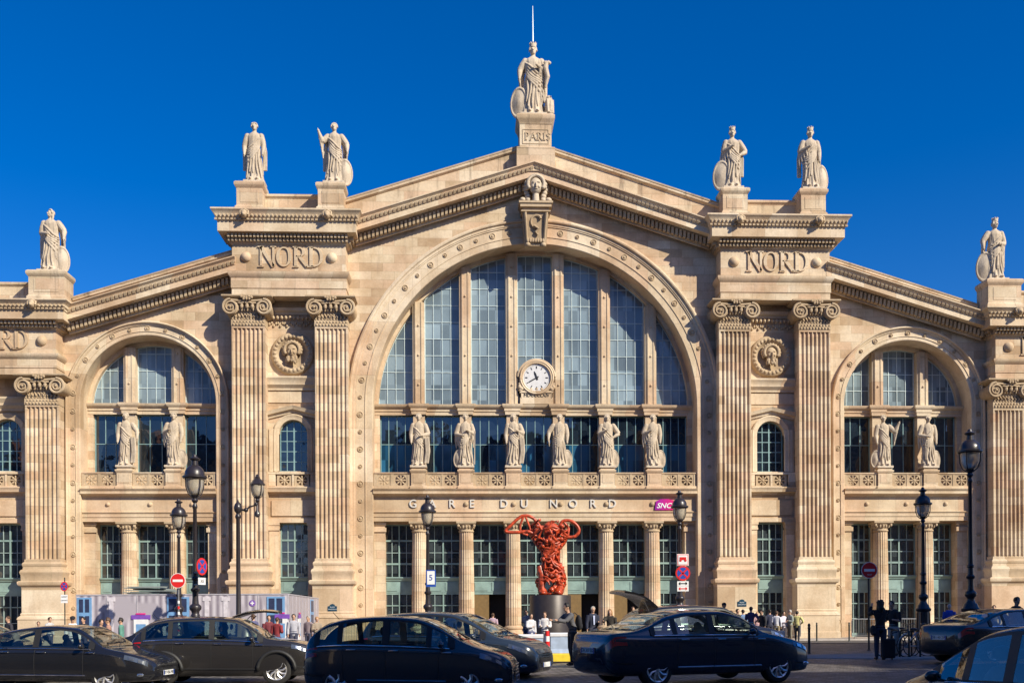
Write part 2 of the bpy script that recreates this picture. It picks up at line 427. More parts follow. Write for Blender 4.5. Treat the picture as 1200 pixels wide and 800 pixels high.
def pilaster(cx,ztop):
    """front face at y=-1; a separate part of the station with its own pieces"""
    base=MB()
    hw=.93
    def ring(prof,h): base.around([(cx-h,0.01),(cx-h,-1.02),(cx+h,-1.02),(cx+h,0.01)],prof)
    ring([(0,0),(.30,0),(.30,.45),(.24,.5),(.24,1.4),(.28,1.44),(.24,1.56),(.12,1.66),(.14,1.74),(.06,1.85),(0,1.85)],1.05)
    base.box(cx-1.13,cx+1.13,-1.1,0,1.84,3.22)
    ring([(0,3.2),(.09,3.2),(.10,3.28),(.22,3.36),(.26,3.46),(.26,3.55),(.2,3.6),(0,3.62)],1.05)
    ring([(0,3.6),(.14,3.6),(.15,3.95),(.18,4.0),(.2,4.1),(.15,4.22),(.07,4.26),(.05,4.40),(.09,4.46),(.1,4.56),(.06,4.64),(.0,4.68),(0,4.82),(-.1,4.85),(-.3,4.85)],1.0)
    base.box(cx-.99,cx+.99,-1.0,0,3.55,4.8)
    o=add('pilaster',base,M['trim'],autosm=30)
    sh=MB(); pts=flutes_section(hw,.99,7,.11,.07)
    zt=ztop-1.66
    prism(sh,pts,4.8,zt-.12,cx,0)
    sh.box(cx-hw,cx+hw,-1.0,0,zt-.12,zt+.03)
    add('shaft',sh,M['stone'],parent=o,autosm=40)
    c=bpy.data.objects.new('capital',CAP); C.objects.link(c); c.parent=o; c.location=(cx,-.97,ztop-1.32-.36+.36)
    c.location=(cx,-.97,ztop-1.32)
    n=MB(); n.box(cx-hw-.02,cx+hw+.02,-1.03,0,zt+.0,zt+.36)
    for r_ in range(2):
        for k in range(10): n.ball((cx-.82+k*.182+(.06 if r_ else 0),-1.04,zt+.1+r_*.14),(.07,.06,.075),6)
    add('necking',n,M['carved'],parent=o,autosm=40)
    return o

def serif_letters(mb,text,x,z,h,y,th=.06,gap=.24,wm=.62):
    """roman capitals drawn as raised strokes; returns width"""
    t=h*.175; th_=h*.08
    def bar(x0,z0,x1,z1,w):
        dx,dz=x1-x0,z1-z0; L=math.hypot(dx,dz); nx,nz=-dz/L*w/2,dx/L*w/2
        mb.add([(x0+nx,y,z0+nz),(x0-nx,y,z0-nz),(x1-nx,y,z1-nz),(x1+nx,y,z1+nz),(x0+nx,y-th,z0+nz),(x0-nx,y-th,z0-nz),(x1-nx,y-th,z1-nz),(x1+nx,y-th,z1+nz)],
               [(0,1,2,3),(4,7,6,5),(0,4,5,1),(1,5,6,2),(2,6,7,3),(3,7,4,0)])
    def arc(cx,cz,rx,rz,a0,a1,w0,w1,n=16):
        vs=[];fs=[]
        for i in range(n+1):
            a=a0+(a1-a0)*i/n; w=w0+(w1-w0)*abs(math.cos(a))
            for yy in (y,y-th):
                vs.append((cx+rx*math.cos(a),yy,cz+rz*math.sin(a))); vs.append((cx+(rx-w)*math.cos(a),yy,cz+(rz-w0)*math.sin(a)))
        for i in range(n):
            b=i*4; c=b+4
            fs+=[(b,c,c+1,b+1),(b+2,b+3,c+3,c+2),(b,b+2,c+2,c),(b+1,c+1,c+3,b+3)]
        mb.add(vs,fs)
    def ser(xc,zc,w=None): bar(xc-(w or h*.15),zc,xc+(w or h*.15),zc,h*.055)
    for ch in text:
        if ch=='N':
            W=h*.78; bar(x+t*.5,z,x+t*.5,z+h,th_*1.4); bar(x+W-t*.4,z,x+W-t*.4,z+h,th_*1.4); bar(x+t*.5,z+h,x+W-t*.4,z,t)
            ser(x+t*.5,z); ser(x+t*.4,z+h); ser(x+W-t*.4,z+h)
        elif ch=='O':
            W=h*.78; arc(x+W/2,z+h/2,W/2,h/2,0,2*PI,h*.07,t,28)
        elif ch in 'RP':
            W=h*.70; bar(x+t*.8,z,x+t*.8,z+h,t); ser(x+t*.8,z); ser(x+t*.5,z+h,h*.1)
            arc(x+t*.8+h*.14,z+h*.75,h*.33,h*.25,-PI/2,PI/2,h*.06,t*.9,12)
            bar(x+t*.8,z+h*.97,x+t*.8+h*.16,z+h*.97,h*.06); bar(x+t*.8,z+h*.53,x+t*.8+h*.16,z+h*.53,h*.06)
            if ch=='R': bar(x+t*.8+h*.18,z+h*.52,x+W+h*.02,z,t*.9); ser(x+W+h*.02,z,h*.08)
            else: W=h*.62
        elif ch=='D':
            W=h*.76; bar(x+t*.8,z,x+t*.8,z+h,t); ser(x+t*.7,z,h*.1); ser(x+t*.7,z+h,h*.1)
            arc(x+t*.8+h*.1,z+h/2,W-t*.8-h*.1,h/2,-PI/2,PI/2,h*.06,t,18); bar(x+t*.8,z+h*.97,x+t*.8+h*.12,z+h*.97,h*.06); bar(x+t*.8,z+h*.03,x+t*.8+h*.12,z+h*.03,h*.06)
        elif ch=='A':
            W=h*.8; bar(x,z,x+W*.5,z+h,th_); bar(x+W*.5,z+h,x+W,z,t); bar(x+W*.22,z+h*.35,x+W*.75,z+h*.35,th_); ser(x,z,h*.12); ser(x+W,z,h*.12)
        elif ch=='I':
            W=h*.32; bar(x+W/2,z,x+W/2,z+h,t); ser(x+W/2,z); ser(x+W/2,z+h)
        elif ch=='S':
            W=h*.55; arc(x+W/2,z+h*.74,W*.46,h*.26,PI*.1,PI*1.5,h*.07,t*.8,14); arc(x+W/2,z+h*.26,W*.48,h*.27,-PI*.9,PI*.5,h*.07,t*.8,14)
        x+=W+gap*h
    return x

def pavilion(cx,zc,k,arch_part=True,mir=1,ros_side=1):
    """cx centre, zc top of capitals, k vertical squeeze of the entablature"""
    for s in (-1,1): pilaster(cx+s*2.35,zc)
    e=MB(); hx=3.2
    P=[(cx-hx,.4),(cx-hx,-1.15),(cx+hx,-1.15),(cx+hx,.4)]
    z=lambda v: zc+v*k
    # architrave
    e.around(P,[(0,z(0)),(.02,z(0)),(.02,z(.42)),(.06,z(.44)),(.06,z(1.0)),(.10,z(1.04)),(.14,z(1.1)),(.2,z(1.2)),(.22,z(1.28)),(.22,z(1.36)),(.1,z(1.4)),(0,z(1.4))])
    e.box(cx-hx,cx+hx,-1.15,0.3,z(0),z(2.98))
    o=add('entablature',e,M['stone'],autosm=30)
    c=MB()
    c.around(P,[(.01,z(2.92)),(.06,z(2.92)),(.07,z(3.0)),(.14,z(3.02)),(.14,z(3.36)),(.24,z(3.4)),(.62,z(3.44)),(.66,z(3.44)),(.66,z(4.0)),(.70,z(4.02)),(.7,z(4.12)),(.78,z(4.2)),(.8,z(4.34)),(.92,z(4.5)),(.98,z(4.56)),(.98,z(4.65)),(.2,z(4.68)),(0,z(4.68))])
    c.box(cx-hx-.1,cx+hx+.1,-1.3,.3,z(3.0),z(4.6))
    co=add('cornice',c,M['trim'],autosm=30)
    d=MB()
    def dents(path_len,fn):
        n=int(path_len/.2)
        for i in range(n): fn((i+.5)/n)
    y0=-1.15
    for row,(za,zb,o0,o1) in enumerate([(3.03,3.18,.12,.30),(3.2,3.39,.12,.46)]):
        n=int(2*hx/.2)
        for i in range(n+1):
            x=cx-hx-.1+(2*hx+.2)*i/n
            d.box(x-.06,x+.06,y0-o1,y0-o0+.02,z(za),z(zb))
        for s in (-1,1):
            for i in range(6):
                y=-1.1+i*.22
                x=cx+s*(hx+o0-.02); d.box(min(x,x+s*(o1-o0)),max(x,x+s*(o1-o0)),y-.06,y+.06,z(za),z(zb))
    n=int(2*(hx+.7)/.22)
    for i in range(n+1):
        x=cx-hx-.72+(2*hx+1.44)*i/n
        d.box(x-.07,x+.07,y0-.80,y0-.68,z(4.03),z(4.12)); d.ball((x,y0-.84,z(4.27)),(.07,.07,.08*k),6)
    add('dentils',d,M['carved'],parent=co)
    for s in (-1,1):
        l=MB(); lx=cx+s*2.3; yy=y0-1.0
        l.ball((lx,yy,z(4.28)),(.2,.2,.23),10); l.ball((lx,yy-.17,z(4.2)),(.1,.13,.1),8)
        for q in (-1,1): l.ball((lx+q*.14,yy-.02,z(4.45)),.06,6)
        l.tube([(lx-.2,yy-.05,z(4.2)),(lx-.22,yy,z(4.42)),(lx,yy-.02,z(4.53)),(lx+.22,yy,z(4.42)),(lx+.2,yy-.05,z(4.2))],.07,6)
        add('lion_head',l,M['carved'],parent=co,autosm=60)
    # lettering and bosses on the frieze
    lt=MB(); serif_letters(lt,'NORD',cx-1.66,z(1.66),1.12*(1 if k==1 else .93),-1.148,th=.09,gap=.07)
    add('raised_lettering',lt,M['trim'],parent=o)
    for s in (-1,1):
        bs=MB(); bs.lathe([(.30,0),(.30,.03),(.26,.10),(.16,.19),(.05,.23),(.001,.23)],16,M=Matrix.Translation((cx+s*2.42,-1.15,z(2.2)))@Matrix.Rotation(PI/2,4,'X'))
        add('boss',bs,M['trim'],parent=o,autosm=50)
    # attic wall
    zt=z(4.66); a=MB(); a.box(cx-2.9,cx+2.9,-.55,.1,zt,zt+1.15); a.mould(cx-2.9,zt+1.1,cx+2.9,zt+1.1,[(0,0),(.60,0),(.68,.08),(.72,.12),(.72,.24),(.6,.28),(0,.28)],.05)
    a.box(cx-3.0,cx+3.0,-.75,.1,zt-.02,zt+.12)
    add('attic_wall',a,M['attic'])
    # recess between the pilasters
    r=MB(); wx=.81; wz0,wz1=9.93,12.9-.81; full=zc>17
    n=14
    def strip(x0,x1,z0,z1): r.box(x0,x1,-.001,.5,z0,z1)
    # wall with an arched window and a tall door cut out
    strip(cx-1.6,cx-wx,0,z(0)); strip(cx+wx,cx+1.6,0,z(0)); strip(cx-wx,cx+wx,6.93,wz0)
    xs=[cx-wx*math.cos(PI*i/n) for i in range(n+1)]
    for a_,b_ in zip(xs,xs[1:]):
        za=wz1+math.sqrt(max(0,wx*wx-(a_-cx)**2)); zb=wz1+math.sqrt(max(0,wx*wx-(b_-cx)**2)); zz=z(0)
        r.add([(a_,0,za),(b_,0,zb),(b_,0,zz),(a_,0,zz),(a_,.5,za),(b_,.5,zb)],[(0,1,2,3),(0,4,5,1)])
    for sx in (cx-2.35-.93,cx+1.4): r.box(sx,sx+1.88,-.0,.4,0,z(0))
    add('recess_wall',r,M['stone'])
    t=MB()
    t.arch(cx,wz1,[(wx+.34,0),(wx+.34,-.10),(wx+.28,-.14),(wx+.2,-.10),(wx+.02,-.08),(wx,-.05),(wx,.4)],wz0,16)
    t.mould(cx-1.42,8.55,cx+1.42,8.55,[(0,0),(.1,0),(.12,.1),(.34,.16),(.36,.3),(.42,.38),(.42,.45),(0,.47)],0)
    t.box(cx-1.42,cx+1.42,-.2,0,9.0,9.06); t.box(cx-1.42,cx+1.42,-.24,0,9.74,9.86)
    for q in (-1,1): t.box(cx+q*1.2-.2,cx+q*1.2+.2,-.22,0,9.06,9.74)
    t.box(cx-.06,cx+.06,-.2,0,9.06,9.74)
    # gabled hood, cornice under the medallion, capitals band
    if full:
        for q in (-1,1): t.mould(cx+q*1.42,13.15,cx,13.5,[(0,-.2),(.1,-.2),(.14,-.05),(.3,0),(.34,.12),(.38,.2),(0,.22)],0)
        t.mould(cx-1.42,13.9,cx+1.42,13.9,[(0,0),(.06,0),(.06,.62),(0,.66)],0)
        t.mould(cx-1.42,14.6,cx+1.42,14.6,[(0,0),(.12,0),(.14,.12),(.3,.3),(.3,.42),(.4,.6),(.44,.66),(.44,.76),(0,.8)],0)
        t.mould(cx-1.42,zc-.75,cx+1.42,zc-.75,[(0,0),(.1,0),(.12,.1),(.26,.2),(.3,.35),(.1,.4),(0,.4)],0)
    else:
        t.mould(cx-1.42,13.35,cx+1.42,13.35,[(0,0),(.12,0),(.14,.12),(.3,.3),(.3,.42),(.44,.66),(.44,.76),(0,.8)],0)
    t.box(cx-1.25,cx+1.25,-.08,0,7.35,8.25)
    for q in (-1,1):
        t.box(cx+q*1.13-.26,cx+q*1.13+.26,-.14,.3,0.0,6.5); t.box(cx+q*1.13-.32,cx+q*1.13+.32,-.2,.3,6.5,6.62); t.box(cx+q*1.13-.34,cx+q*1.13+.34,-.22,.3,6.8,6.95)
        t.box(cx+q*1.13-.3,cx+q*1.13+.3,-.18,.3,6.62,6.8); t.box(cx+q*1.13-.24,cx+q*1.13+.24,-.10,.3,9.9,12.4)
    t.box(cx-1.42,cx+1.42,-.16,.3,6.95,7.2)
    add('window_surround',t,M['trim'],autosm=30)
    g=MB(); rosette_panel(g,cx-.92,cx-.08,9.06,9.74,-.16); rosette_panel(g,cx+.08,cx+.92,9.06,9.74,-.16); add('pierced_balustrade',g,M['carved'])
    e2=MB()
    for i in range(12):
        x=cx-1.32+i*.24; e2.ball((x,-.16,zc-.93),(.09,.12,.13),8)
    for i in range(22):
        e2.ball((cx-1.32+i*.126,-.04,zc-1.28+.1*math.sin(i*2.2)),(.07,.07,.1),6)
    if full: add('egg_and_leaf_band',e2,M['carved'],autosm=50)
    # window and door
    window(cx,wx,wz0,wz1,.32,4,5,arched=True,mat=M['frame_lo'],glass=M['glass_lo'])
    tall_door(cx,wx,6.93,.35)
    if full: medallion(cx,16.71,1.22)

def rosette_panel(mb,x0,x1,z0,z1,y):
    c=((x0+x1)/2,(z0+z1)/2); r=min(x1-x0,z1-z0)/2*.92
    # stone frame around a pierced flower: corner pieces, hub and eight petals
    mb.box(x0,x1,y,y+.14,z1-.05,z1); mb.box(x0,x1,y,y+.14,z0,z0+.05)
    n=16
    for s in range(n):
        a0=2*PI*s/n; a1=2*PI*(s+1)/n
        p0=(c[0]+r*math.cos(a0),c[1]+r*math.sin(a0)); p1=(c[0]+r*math.cos(a1),c[1]+r*math.sin(a1))
        q0=(c[0]+(x1-x0)/2*max(-1,min(1,1.42*math.cos(a0))),c[1]+(z1-z0)/2*max(-1,min(1,1.42*math.sin(a0)))); q1=(c[0]+(x1-x0)/2*max(-1,min(1,1.42*math.cos(a1))),c[1]+(z1-z0)/2*max(-1,min(1,1.42*math.sin(a1))))
        mb.add([(p0[0],y+.01,p0[1]),(p1[0],y+.01,p1[1]),(q1[0],y+.01,q1[1]),(q0[0],y+.01,q0[1]),(p0[0],y+.13,p0[1]),(p1[0],y+.13,p1[1])],[(0,1,2,3),(0,4,5,1)])
    for k in range(8):
        a=2*PI*k/8; d=(math.cos(a),math.sin(a))
        mb.tube([(c[0]+d[0]*r*.2,y+.05,c[1]+d[1]*r*.2),(c[0]+d[0]*r*.65,y+.05,c[1]+d[1]*r*.65),(c[0]+d[0]*r*1.02,y+.05,c[1]+d[1]*r*1.02)],[.03,.055,.03],6)
    mb.ball((c[0],y+.04,c[1]),(r*.26,.06,r*.26),8)

def window(cx,hw,z0,zc,y,nx,nz,arched=False,mat=None,glass=None,fr=.06,top=None,arc=None,clipx=None,bar=.022,parts=True):
    """frame part with bars and pane below it. arc=(ax,az,ar): clip the head to a larger arch"""
    x0,x1=cx-hw,cx+hw
    if arched: arc=(cx,zc,hw); top=zc+hw
    def zt(x):
        if arc is None: return top
        d=arc[2]**2-(x-arc[0])**2
        v=arc[1]+math.sqrt(max(0,d)) if d>0 else (arc[1] if not arched else zc)
        return min(v,top) if top is not None else v
    mb=MB(); n=20
    xs=[x0+(x1-x0)*i/n for i in range(n+1)]
    # outer frame
    mb.box(x0,x0+fr,y-.05,y+.05,z0,max(zt(x0+fr*.5),z0+.02)); mb.box(x1-fr,x1,y-.05,y+.05,z0,max(zt(x1-fr*.5),z0+.02)); mb.box(x0+fr,x1-fr,y-.05,y+.05,z0,z0+fr)
    for a,b in zip(xs,xs[1:]):
        za,zb=zt(a),zt(b)
        mb.add([(a,y-.05,za),(b,y-.05,zb),(b,y-.05,zb-fr),(a,y-.05,za-fr),(a,y+.05,za-fr),(b,y+.05,zb-fr)],[(0,1,2,3),(3,2,5,4)])
    o=add('window',mb,mat)
    g=MB(); bw=bar
    for i in range(1,nx):
        x=x0+(x1-x0)*i/nx; t_=zt(x)
        w_=bw*1.8 if (nx==4 and i==2 and arched) else bw
        if t_-z0>.05: g.box(x-w_,x+w_,y-.03,y+.03,z0+fr,t_-fr*.5)
    if arc is None: zmax=top
    else: zmax=max(zt(x) for x in xs)
    dz=nz if isinstance(nz,float) else (zmax-z0)/nz
    z=z0+dz
    while z<zmax-.12:
        ok=[x for x in [x0+(x1-x0)*i/120 for i in range(121)] if zt(x)>z+.01]
        if ok and ok[-1]-ok[0]>.1: g.box(ok[0],ok[-1],y-.028,y+.028,z-bw,z+bw)
        z+=dz
    add('glazing_bars',g,mat,parent=o)
    p=MB()
    for a,b in zip(xs,xs[1:]):
        p.add([(a,y+.01,z0),(b,y+.01,z0),(b,y+.01,zt(b)),(a,y+.01,zt(a))],[(0,1,2,3)])
    add('pane',p,glass,parent=o)
    if glass is M['glass_lo'] and not arched and abs(cx)<12:
        q=MB()
        for i in range(nx):
            a=x0+(x1-x0)*i/nx
            if (int(cx*7)+i)%5!=3: q.box(a+.03,a+(x1-x0)/nx-.03,y-.012,y+.004,z0+.04,z0+1.66)
        add('blue_film',q,M['film'],parent=o)
    return o
def tall_door(cx,hw,top,y,panel=True,openleaf=False):
    """french door: transom panes, tall panes, green spandrel, lower glazed doors"""
    x0,x1=cx-hw,cx+hw; mb=MB(); fr=.07
    for x in (x0,cx-.04,x1-fr):
        w_=fr if x!=cx-.04 else .08
        mb.box(x,x+w_,y-.06,y+.06,3.55 if openleaf else 0,top)
    for za,zb in ((top-.08,top),(top-1.02,top-.92),(4.55,4.66),(3.55,3.7),(2.78,2.9),(2.1,2.16)):
        if openleaf and za<2.5: continue
        mb.box(x0+fr,x1-fr,y-.05,y+.05,za,zb)
    if not openleaf: mb.box(x0+fr,x1-fr,y-.05,y+.05,0,.35)
    mb.mould(x0,3.6,x1,3.6,[(0,0),(.08,0),(.12,.08),(.2,.16),(.2,.22),(0,.24)],y-.05)
    mb.box(x0+.03,x1-.03,y-.07,y+.04,2.9,3.6)
    for q in (-1,1):
        a=(x0+fr,cx-.04) if q<0 else (cx+.04,x1-fr)
        mb.box(a[0]+.08,a[1]-.08,y-.10,y-.07,3.0,3.5)
    o=add('door',mb,M['door'])
    g=MB()
    for q in (-1,1):
        a,b=(x0+fr,cx-.04) if q<0 else (cx+.04,x1-fr); m_=(a+b)/2
        g.box(m_-.017,m_+.017,y-.035,y+.035,3.7,top)
        if not openleaf: g.box(m_-.017,m_+.017,y-.035,y+.035,.35,2.8)
    for zz in (5.27,): 
        g.box(x0,x1,y-.034,y+.034,zz-.017,zz+.017)
    if not openleaf: g.box(x0,x1,y-.034,y+.034,1.2,1.235)
    add('glazing_bars',g,M['bars'],parent=o)
    p=MB(); p.box(x0,x1,y+.012,y+.02,(2.85 if openleaf else .3),top)
    add('pane',p,M['glass_door'],parent=o)
    if openleaf:
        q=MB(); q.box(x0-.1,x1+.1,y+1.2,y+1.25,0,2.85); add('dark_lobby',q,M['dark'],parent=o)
        q=MB(); q.box(x0+.04,x0+hw*.95,y-.02,y+.03,0.02,2.78); q.box(x0+.1,x0+hw*.9,y-.04,y-.02,.3,1.2); add('door_leaf',q,simple('brown_wood_leaf',(.16,.10,.035),.6),parent=o)
    return o
def head_relief(mb,cx,cy,cz,s,beard=True):
    mb.ball((cx,cy,cz),(.36*s,.30*s,.46*s),12); mb.ball((cx,cy-.28*s,cz-.05*s),(.06*s,.13*s,.15*s),8)
    for q in (-1,1):
        mb.ball((cx+q*.14*s,cy-.24*s,cz+.12*s),(.10*s,.08*s,.04*s),8)
        mb.ball((cx+q*.15*s,cy-.2*s,cz-.1*s),(.1*s,.1*s,.1*s),8)
    mb.ball((cx,cy-.26*s,cz-.22*s),(.1*s,.05*s,.03*s),8)
    rnd=random.Random(int(cx*10))
    for i in range(26):
        a=PI*(-.15+1.3*i/25); r=.44*s
        mb.ball((cx+r*math.cos(a),cy-.08*s,cz+.1*s+r*math.sin(a)),(.12*s,.16*s,.11*s),6)
        if i%2: mb.ball((cx+1.22*r*math.cos(a),cy,cz+.1*s+1.15*r*math.sin(a)),(.11*s,.12*s,.12*s),6)
    if beard:
        for i in range(20):
            mb.ball((cx+(rnd.random()-.5)*.6*s,cy-.12*s-rnd.random()*.12*s,cz-.3*s-rnd.random()*.38*s),(.09*s,.1*s,.14*s),6)
def medallion(cx,cz,r):
    mb=MB(); Mx=Matrix.Translation((cx,0,cz))@Matrix.Rotation(PI/2,4,'X')
    mb.lathe([(r,-.02),(r,.14),(r*.94,.24),(r*.82,.28),(r*.72,.22),(r*.66,.12),(r*.6,.04),(.01,.02)],36,M=Mx)
    for i in range(26):
        a=2*PI*i/26; mb.ball((cx+r*.81*math.cos(a),-.26,cz+r*.81*math.sin(a)),(.11,.07,.11),6)
    o=add('medallion',mb,M['carved'],autosm=50)
    h=MB(); head_relief(h,cx,-.22,cz+.1,.95*r/1.0*.82); add('bearded_head',h,M['carved'],parent=o,autosm=60)

for s in (-1,1):
    pavilion(s*14.0,19.72,1.0)
    pavilion(s*30.25,15.2,.86)
# far outer wings, beyond the picture
for s in (-1,1):
    w=MB(); a,b=sorted((s*33.4,s*52)); w.box(a,b,0,1,0,14.0); w.mould(a,14,b,14,[(0,0),(.2,0),(.3,.3),(.7,.4),(.8,.9),(0,1.0)],0); add('outer_wing',w,M['stone'])

# a columned screen with balcony: used in the central and the side bays
def column(cx,z1,cy=.72,r=.46):
    b=MB(); b.box(cx-.60,cx+.60,cy-.60,cy+.60,0,.35); b.lathe([(.60,.35),(.62,.45),(.58,.55),(.52,.58),(.50,.68),(.56,.74),(.56,.82),(.5,.88),(r+.01,.92)],24,c=(cx,cy,0))
    o=add('column',b,M['trim'],autosm=35)
    s_=MB(); n=20
    def ringpts(rr):
        pts=[]
        for i in range(n):
            for k in range(5):
                a=2*PI*(i+(k/4)*.82+.09)/n; d=rr-.035*math.sin(PI*k/4)
                pts.append((d*math.cos(a),d*math.sin(a)))
        return pts
    lv=[(.92,r),(2.6,r),(z1-.62,r*.88)]
    rows=[[(cx+x,cy+y,z) for x,y in ringpts(rr)] for z,rr in lv]; m_=len(rows[0]); vs=sum(rows,[])
    fs=[(i*m_+k,i*m_+(k+1)%m_,(i+1)*m_+(k+1)%m_,(i+1)*m_+k) for i in range(2) for k in range(m_)]
    s_.add(vs,fs); add('shaft',s_,M['stone'],parent=o,autosm=45)
    c=MB(); c.lathe([(r*.9,z1-.62),(r*.98,z1-.6),(r*.98,z1-.54),(r*.9,z1-.5),(r*.95,z1-.32),(r*1.12,z1-.22),(r*1.18,z1-.18)],20,c=(cx,cy,0))
    for i in range(16):
        a=2*PI*i/16; c.ball((cx+r*1.02*math.cos(a),cy+r*1.02*math.sin(a),z1-.30),(.07,.07,.13),6)
    c.around([(cx-.48,cy+.48),(cx-.48,cy-.48),(cx+.48,cy-.48),(cx+.48,cy+.48)],[(-.3,z1-.18),(.04,z1-.18),(.1,z1-.12),(.1,z1-.002),(-.3,z1-.002)])
    c.box(cx-.5,cx+.5,cy-.5,cy+.5,z1-.18,z1-.01)
    for a in (-1,1):
        for b_ in (-1,1): c.ball((cx+a*.46,cy+b_*.46,z1-.24),(.09,.09,.1),6)
    add('capital',c,M['carved'],parent=o,autosm=40)
def screen(cx,hw,mull,center):
    """entablature, balcony and transom across a bay"""
    x0,x1=cx-hw,cx+hw
    e=MB()
    e.mould(x0,7.05,x1,7.05,[(-1.0,0),(.0,0),(.0,.24),(.04,.26),(.04,.44),(.10,.5),(.12,.54),(.04,.58),(.0,.6),(0,1.42),(.06,1.44),(.1,1.5),(.34,1.56),(.36,1.58),(.36,1.72),(.46,1.82),(.48,1.87),(-1.0,1.9)],.22)
    add('entablature',e,M['trim'],autosm=30)
    bal=MB(); bal.box(x0,x1,-.02,.35,8.93,9.08); bal.mould(x0,9.78,x1,9.78,[(-.3,0),(.02,0),(.06,.05),(.06,.1),(-.3,.12)],.06)
    # windows sit in a wall behind: floor of the balcony
    bal.box(x0,x1,.3,1.3,8.9,9.0)
    edges=[x0]+[m for m in mull]+[x1]
    add('balcony',bal,M['trim'])
    for a,b in zip(edges,edges[1:]):
        pn=MB()
        a2=a+(.45 if a!=x0 else .02); b2=b-(.45 if b!=x1 else .02); W=b2-a2; m_=2 if W<1.7 else 2
        dw=.78; gap=(W-m_*dw)/(m_+1)
        for i in range(m_):
            xx=a2+gap+(dw+gap)*i; rosette_panel(pn,xx,xx+dw,9.08,9.78,.06)
        pn.box(a2,a2+gap,.04,.2,9.08,9.78); pn.box(b2-gap,b2,.04,.2,9.08,9.78)
        if gap>0.02: pn.box(a2+gap+dw,a2+2*gap+dw,.04,.2,9.08,9.78)
        add('pierced_balustrade',pn,M['carved'])
    for m_ in mull:
        p=MB(); P=[(m_-.42,.4),(m_-.42,-.06),(m_+.42,-.06),(m_+.42,.4)]
        p.around(P,[(0,8.93),(.07,8.93),(.07,9.06),(.02,9.1),(0,9.12),(0,9.84),(.03,9.86),(.08,9.95),(.08,10.02),(0,10.05),(-.04,10.16),(-.3,10.16)])
        p.box(m_-.41,m_+.41,-.05,.4,8.94,10.03); p.box(m_-.3,m_+.3,-.075,-.05,9.25,9.75); p.box(m_-.36,m_+.36,-.0,.5,10.02,10.16)
        add('statue_pedestal',p,M['trim'])
    # transom cornice
    t=MB(); t.mould(x0,13.42,x1,13.42,[(-.1,0),(.0,0),(.02,.18),(.08,.22),(.08,.34),(.2,.42),(.26,.5),(.28,.6),(-.1,.64)],1.12)
    for m_ in mull:
        t.around([(m_-.42,1.3),(m_-.42,.86),(m_+.42,.86),(m_+.42,1.3)],[(-.2,13.42),(0,13.42),(.02,13.6),(.06,13.64),(.06,13.78),(.14,13.86),(.18,13.94),(.18,14.04),(-.2,14.06)])
        t.box(m_-.42,m_+.42,.86,1.3,13.42,14.0)
    add('transom_cornice',t,M['trim'],autosm=30)
    # back wall piers between the lower windows and around the doors
    k=MB()
    for m_ in mull:
        k.box(m_-.34,m_+.34,1.0,1.5,9.0,13.42); k.box(m_-.38,m_+.38,1.02,1.6,0,7.05)
    for xe,d in ((x0,1),(x1,-1)):
        k.box(min(xe,xe+d*.30),max(xe,xe+d*.30),1.15,1.6,9.0,13.42); k.box(min(xe,xe+d*.62),max(xe,xe+d*.62),.5,1.6,0,7.05)
        k.box(min(xe,xe+d*.7),max(xe,xe+d*.7),.42,.6,6.45,6.7); k.box(min(xe,xe+d*.7),max(xe,xe+d*.7),.42,.6,6.85,7.04)
    k.box(x0,x1,1.2,1.6,6.95,10.02)
    add('pier_wall',k,M['stone'])
    for m_ in mull: column(m_,7.05)
cm=[X0+.05+2.77*k for k in (-2.5,-1.5,-.5,.5,1.5,2.5)]
screen(X0,ARC_R,cm,True)
GLY=1.5
def upper_mullions(cx,cz,r,ms,y=1.0):
    for m_ in ms:
        zt=cz+math.sqrt(r*r-(m_-cx)**2)
        b=MB(); b.box(m_-.34,m_-.25,y,y+.55,14.0,zt); b.box(m_+.25,m_+.34,y,y+.55,14.0,zt); b.box(m_-.25,m_+.25,y-.06,y+.5,14.0,zt+.02)
        b.box(m_-.2,m_-.14,y-.10,y-.05,14.1,zt); b.box(m_+.14,m_+.2,y-.10,y-.05,14.1,zt)
        z=15.2
        while z<zt-.3:
            b.ball((m_,y-.08,z),(.07,.07,.07),6); z+=1.75
        add('mullion',b,M['trim'])
ir=ARC_R-.22
upper_mullions(X0,ARC_Z+.05,ir+.05,cm)
a=MB(); a.arch(X0,ARC_Z+.05,[(ARC_R+.1,1.2),(ARC_R+.1,1.16),(ir,1.16),(ir,1.62)],14.0,64); add('arch_frame',a,M['trim'],autosm=40)
ed=[X0-ir]+cm+[X0+ir]
for a_,b_ in zip(ed,ed[1:]):
    x0=a_+(.34 if a_!=ed[0] else 0); x1=b_-(.34 if b_!=ed[-1] else 0)
    window((x0+x1)/2,(x1-x0)/2,14.04,14,GLY,4,1.0,mat=M['frame_hi'],glass=M['glass_hi'],arc=(X0,ARC_Z+.05,ir),fr=.05,bar=.018)
    x0=a_+.34; x1=b_-.34
    if a_==ed[0]: x0=a_+.1
    if b_==ed[-1]: x1=b_-.1
    window((x0+x1)/2,(x1-x0)/2,10.02,10,GLY-.05,4,1.7,mat=M['frame_lo'],glass=M['glass_lo'],top=13.42,fr=.05,bar=.02)
    d0=max(x0,X0-ir+.3); d1=min(x1,X0+ir-.3)
    tall_door((d0+d1)/2,(d1-d0)/2,6.95,1.35,openleaf=(abs(a_-cm[1])<.01 or abs(a_-cm[3])<.01 or abs(a_-cm[4])<.01))
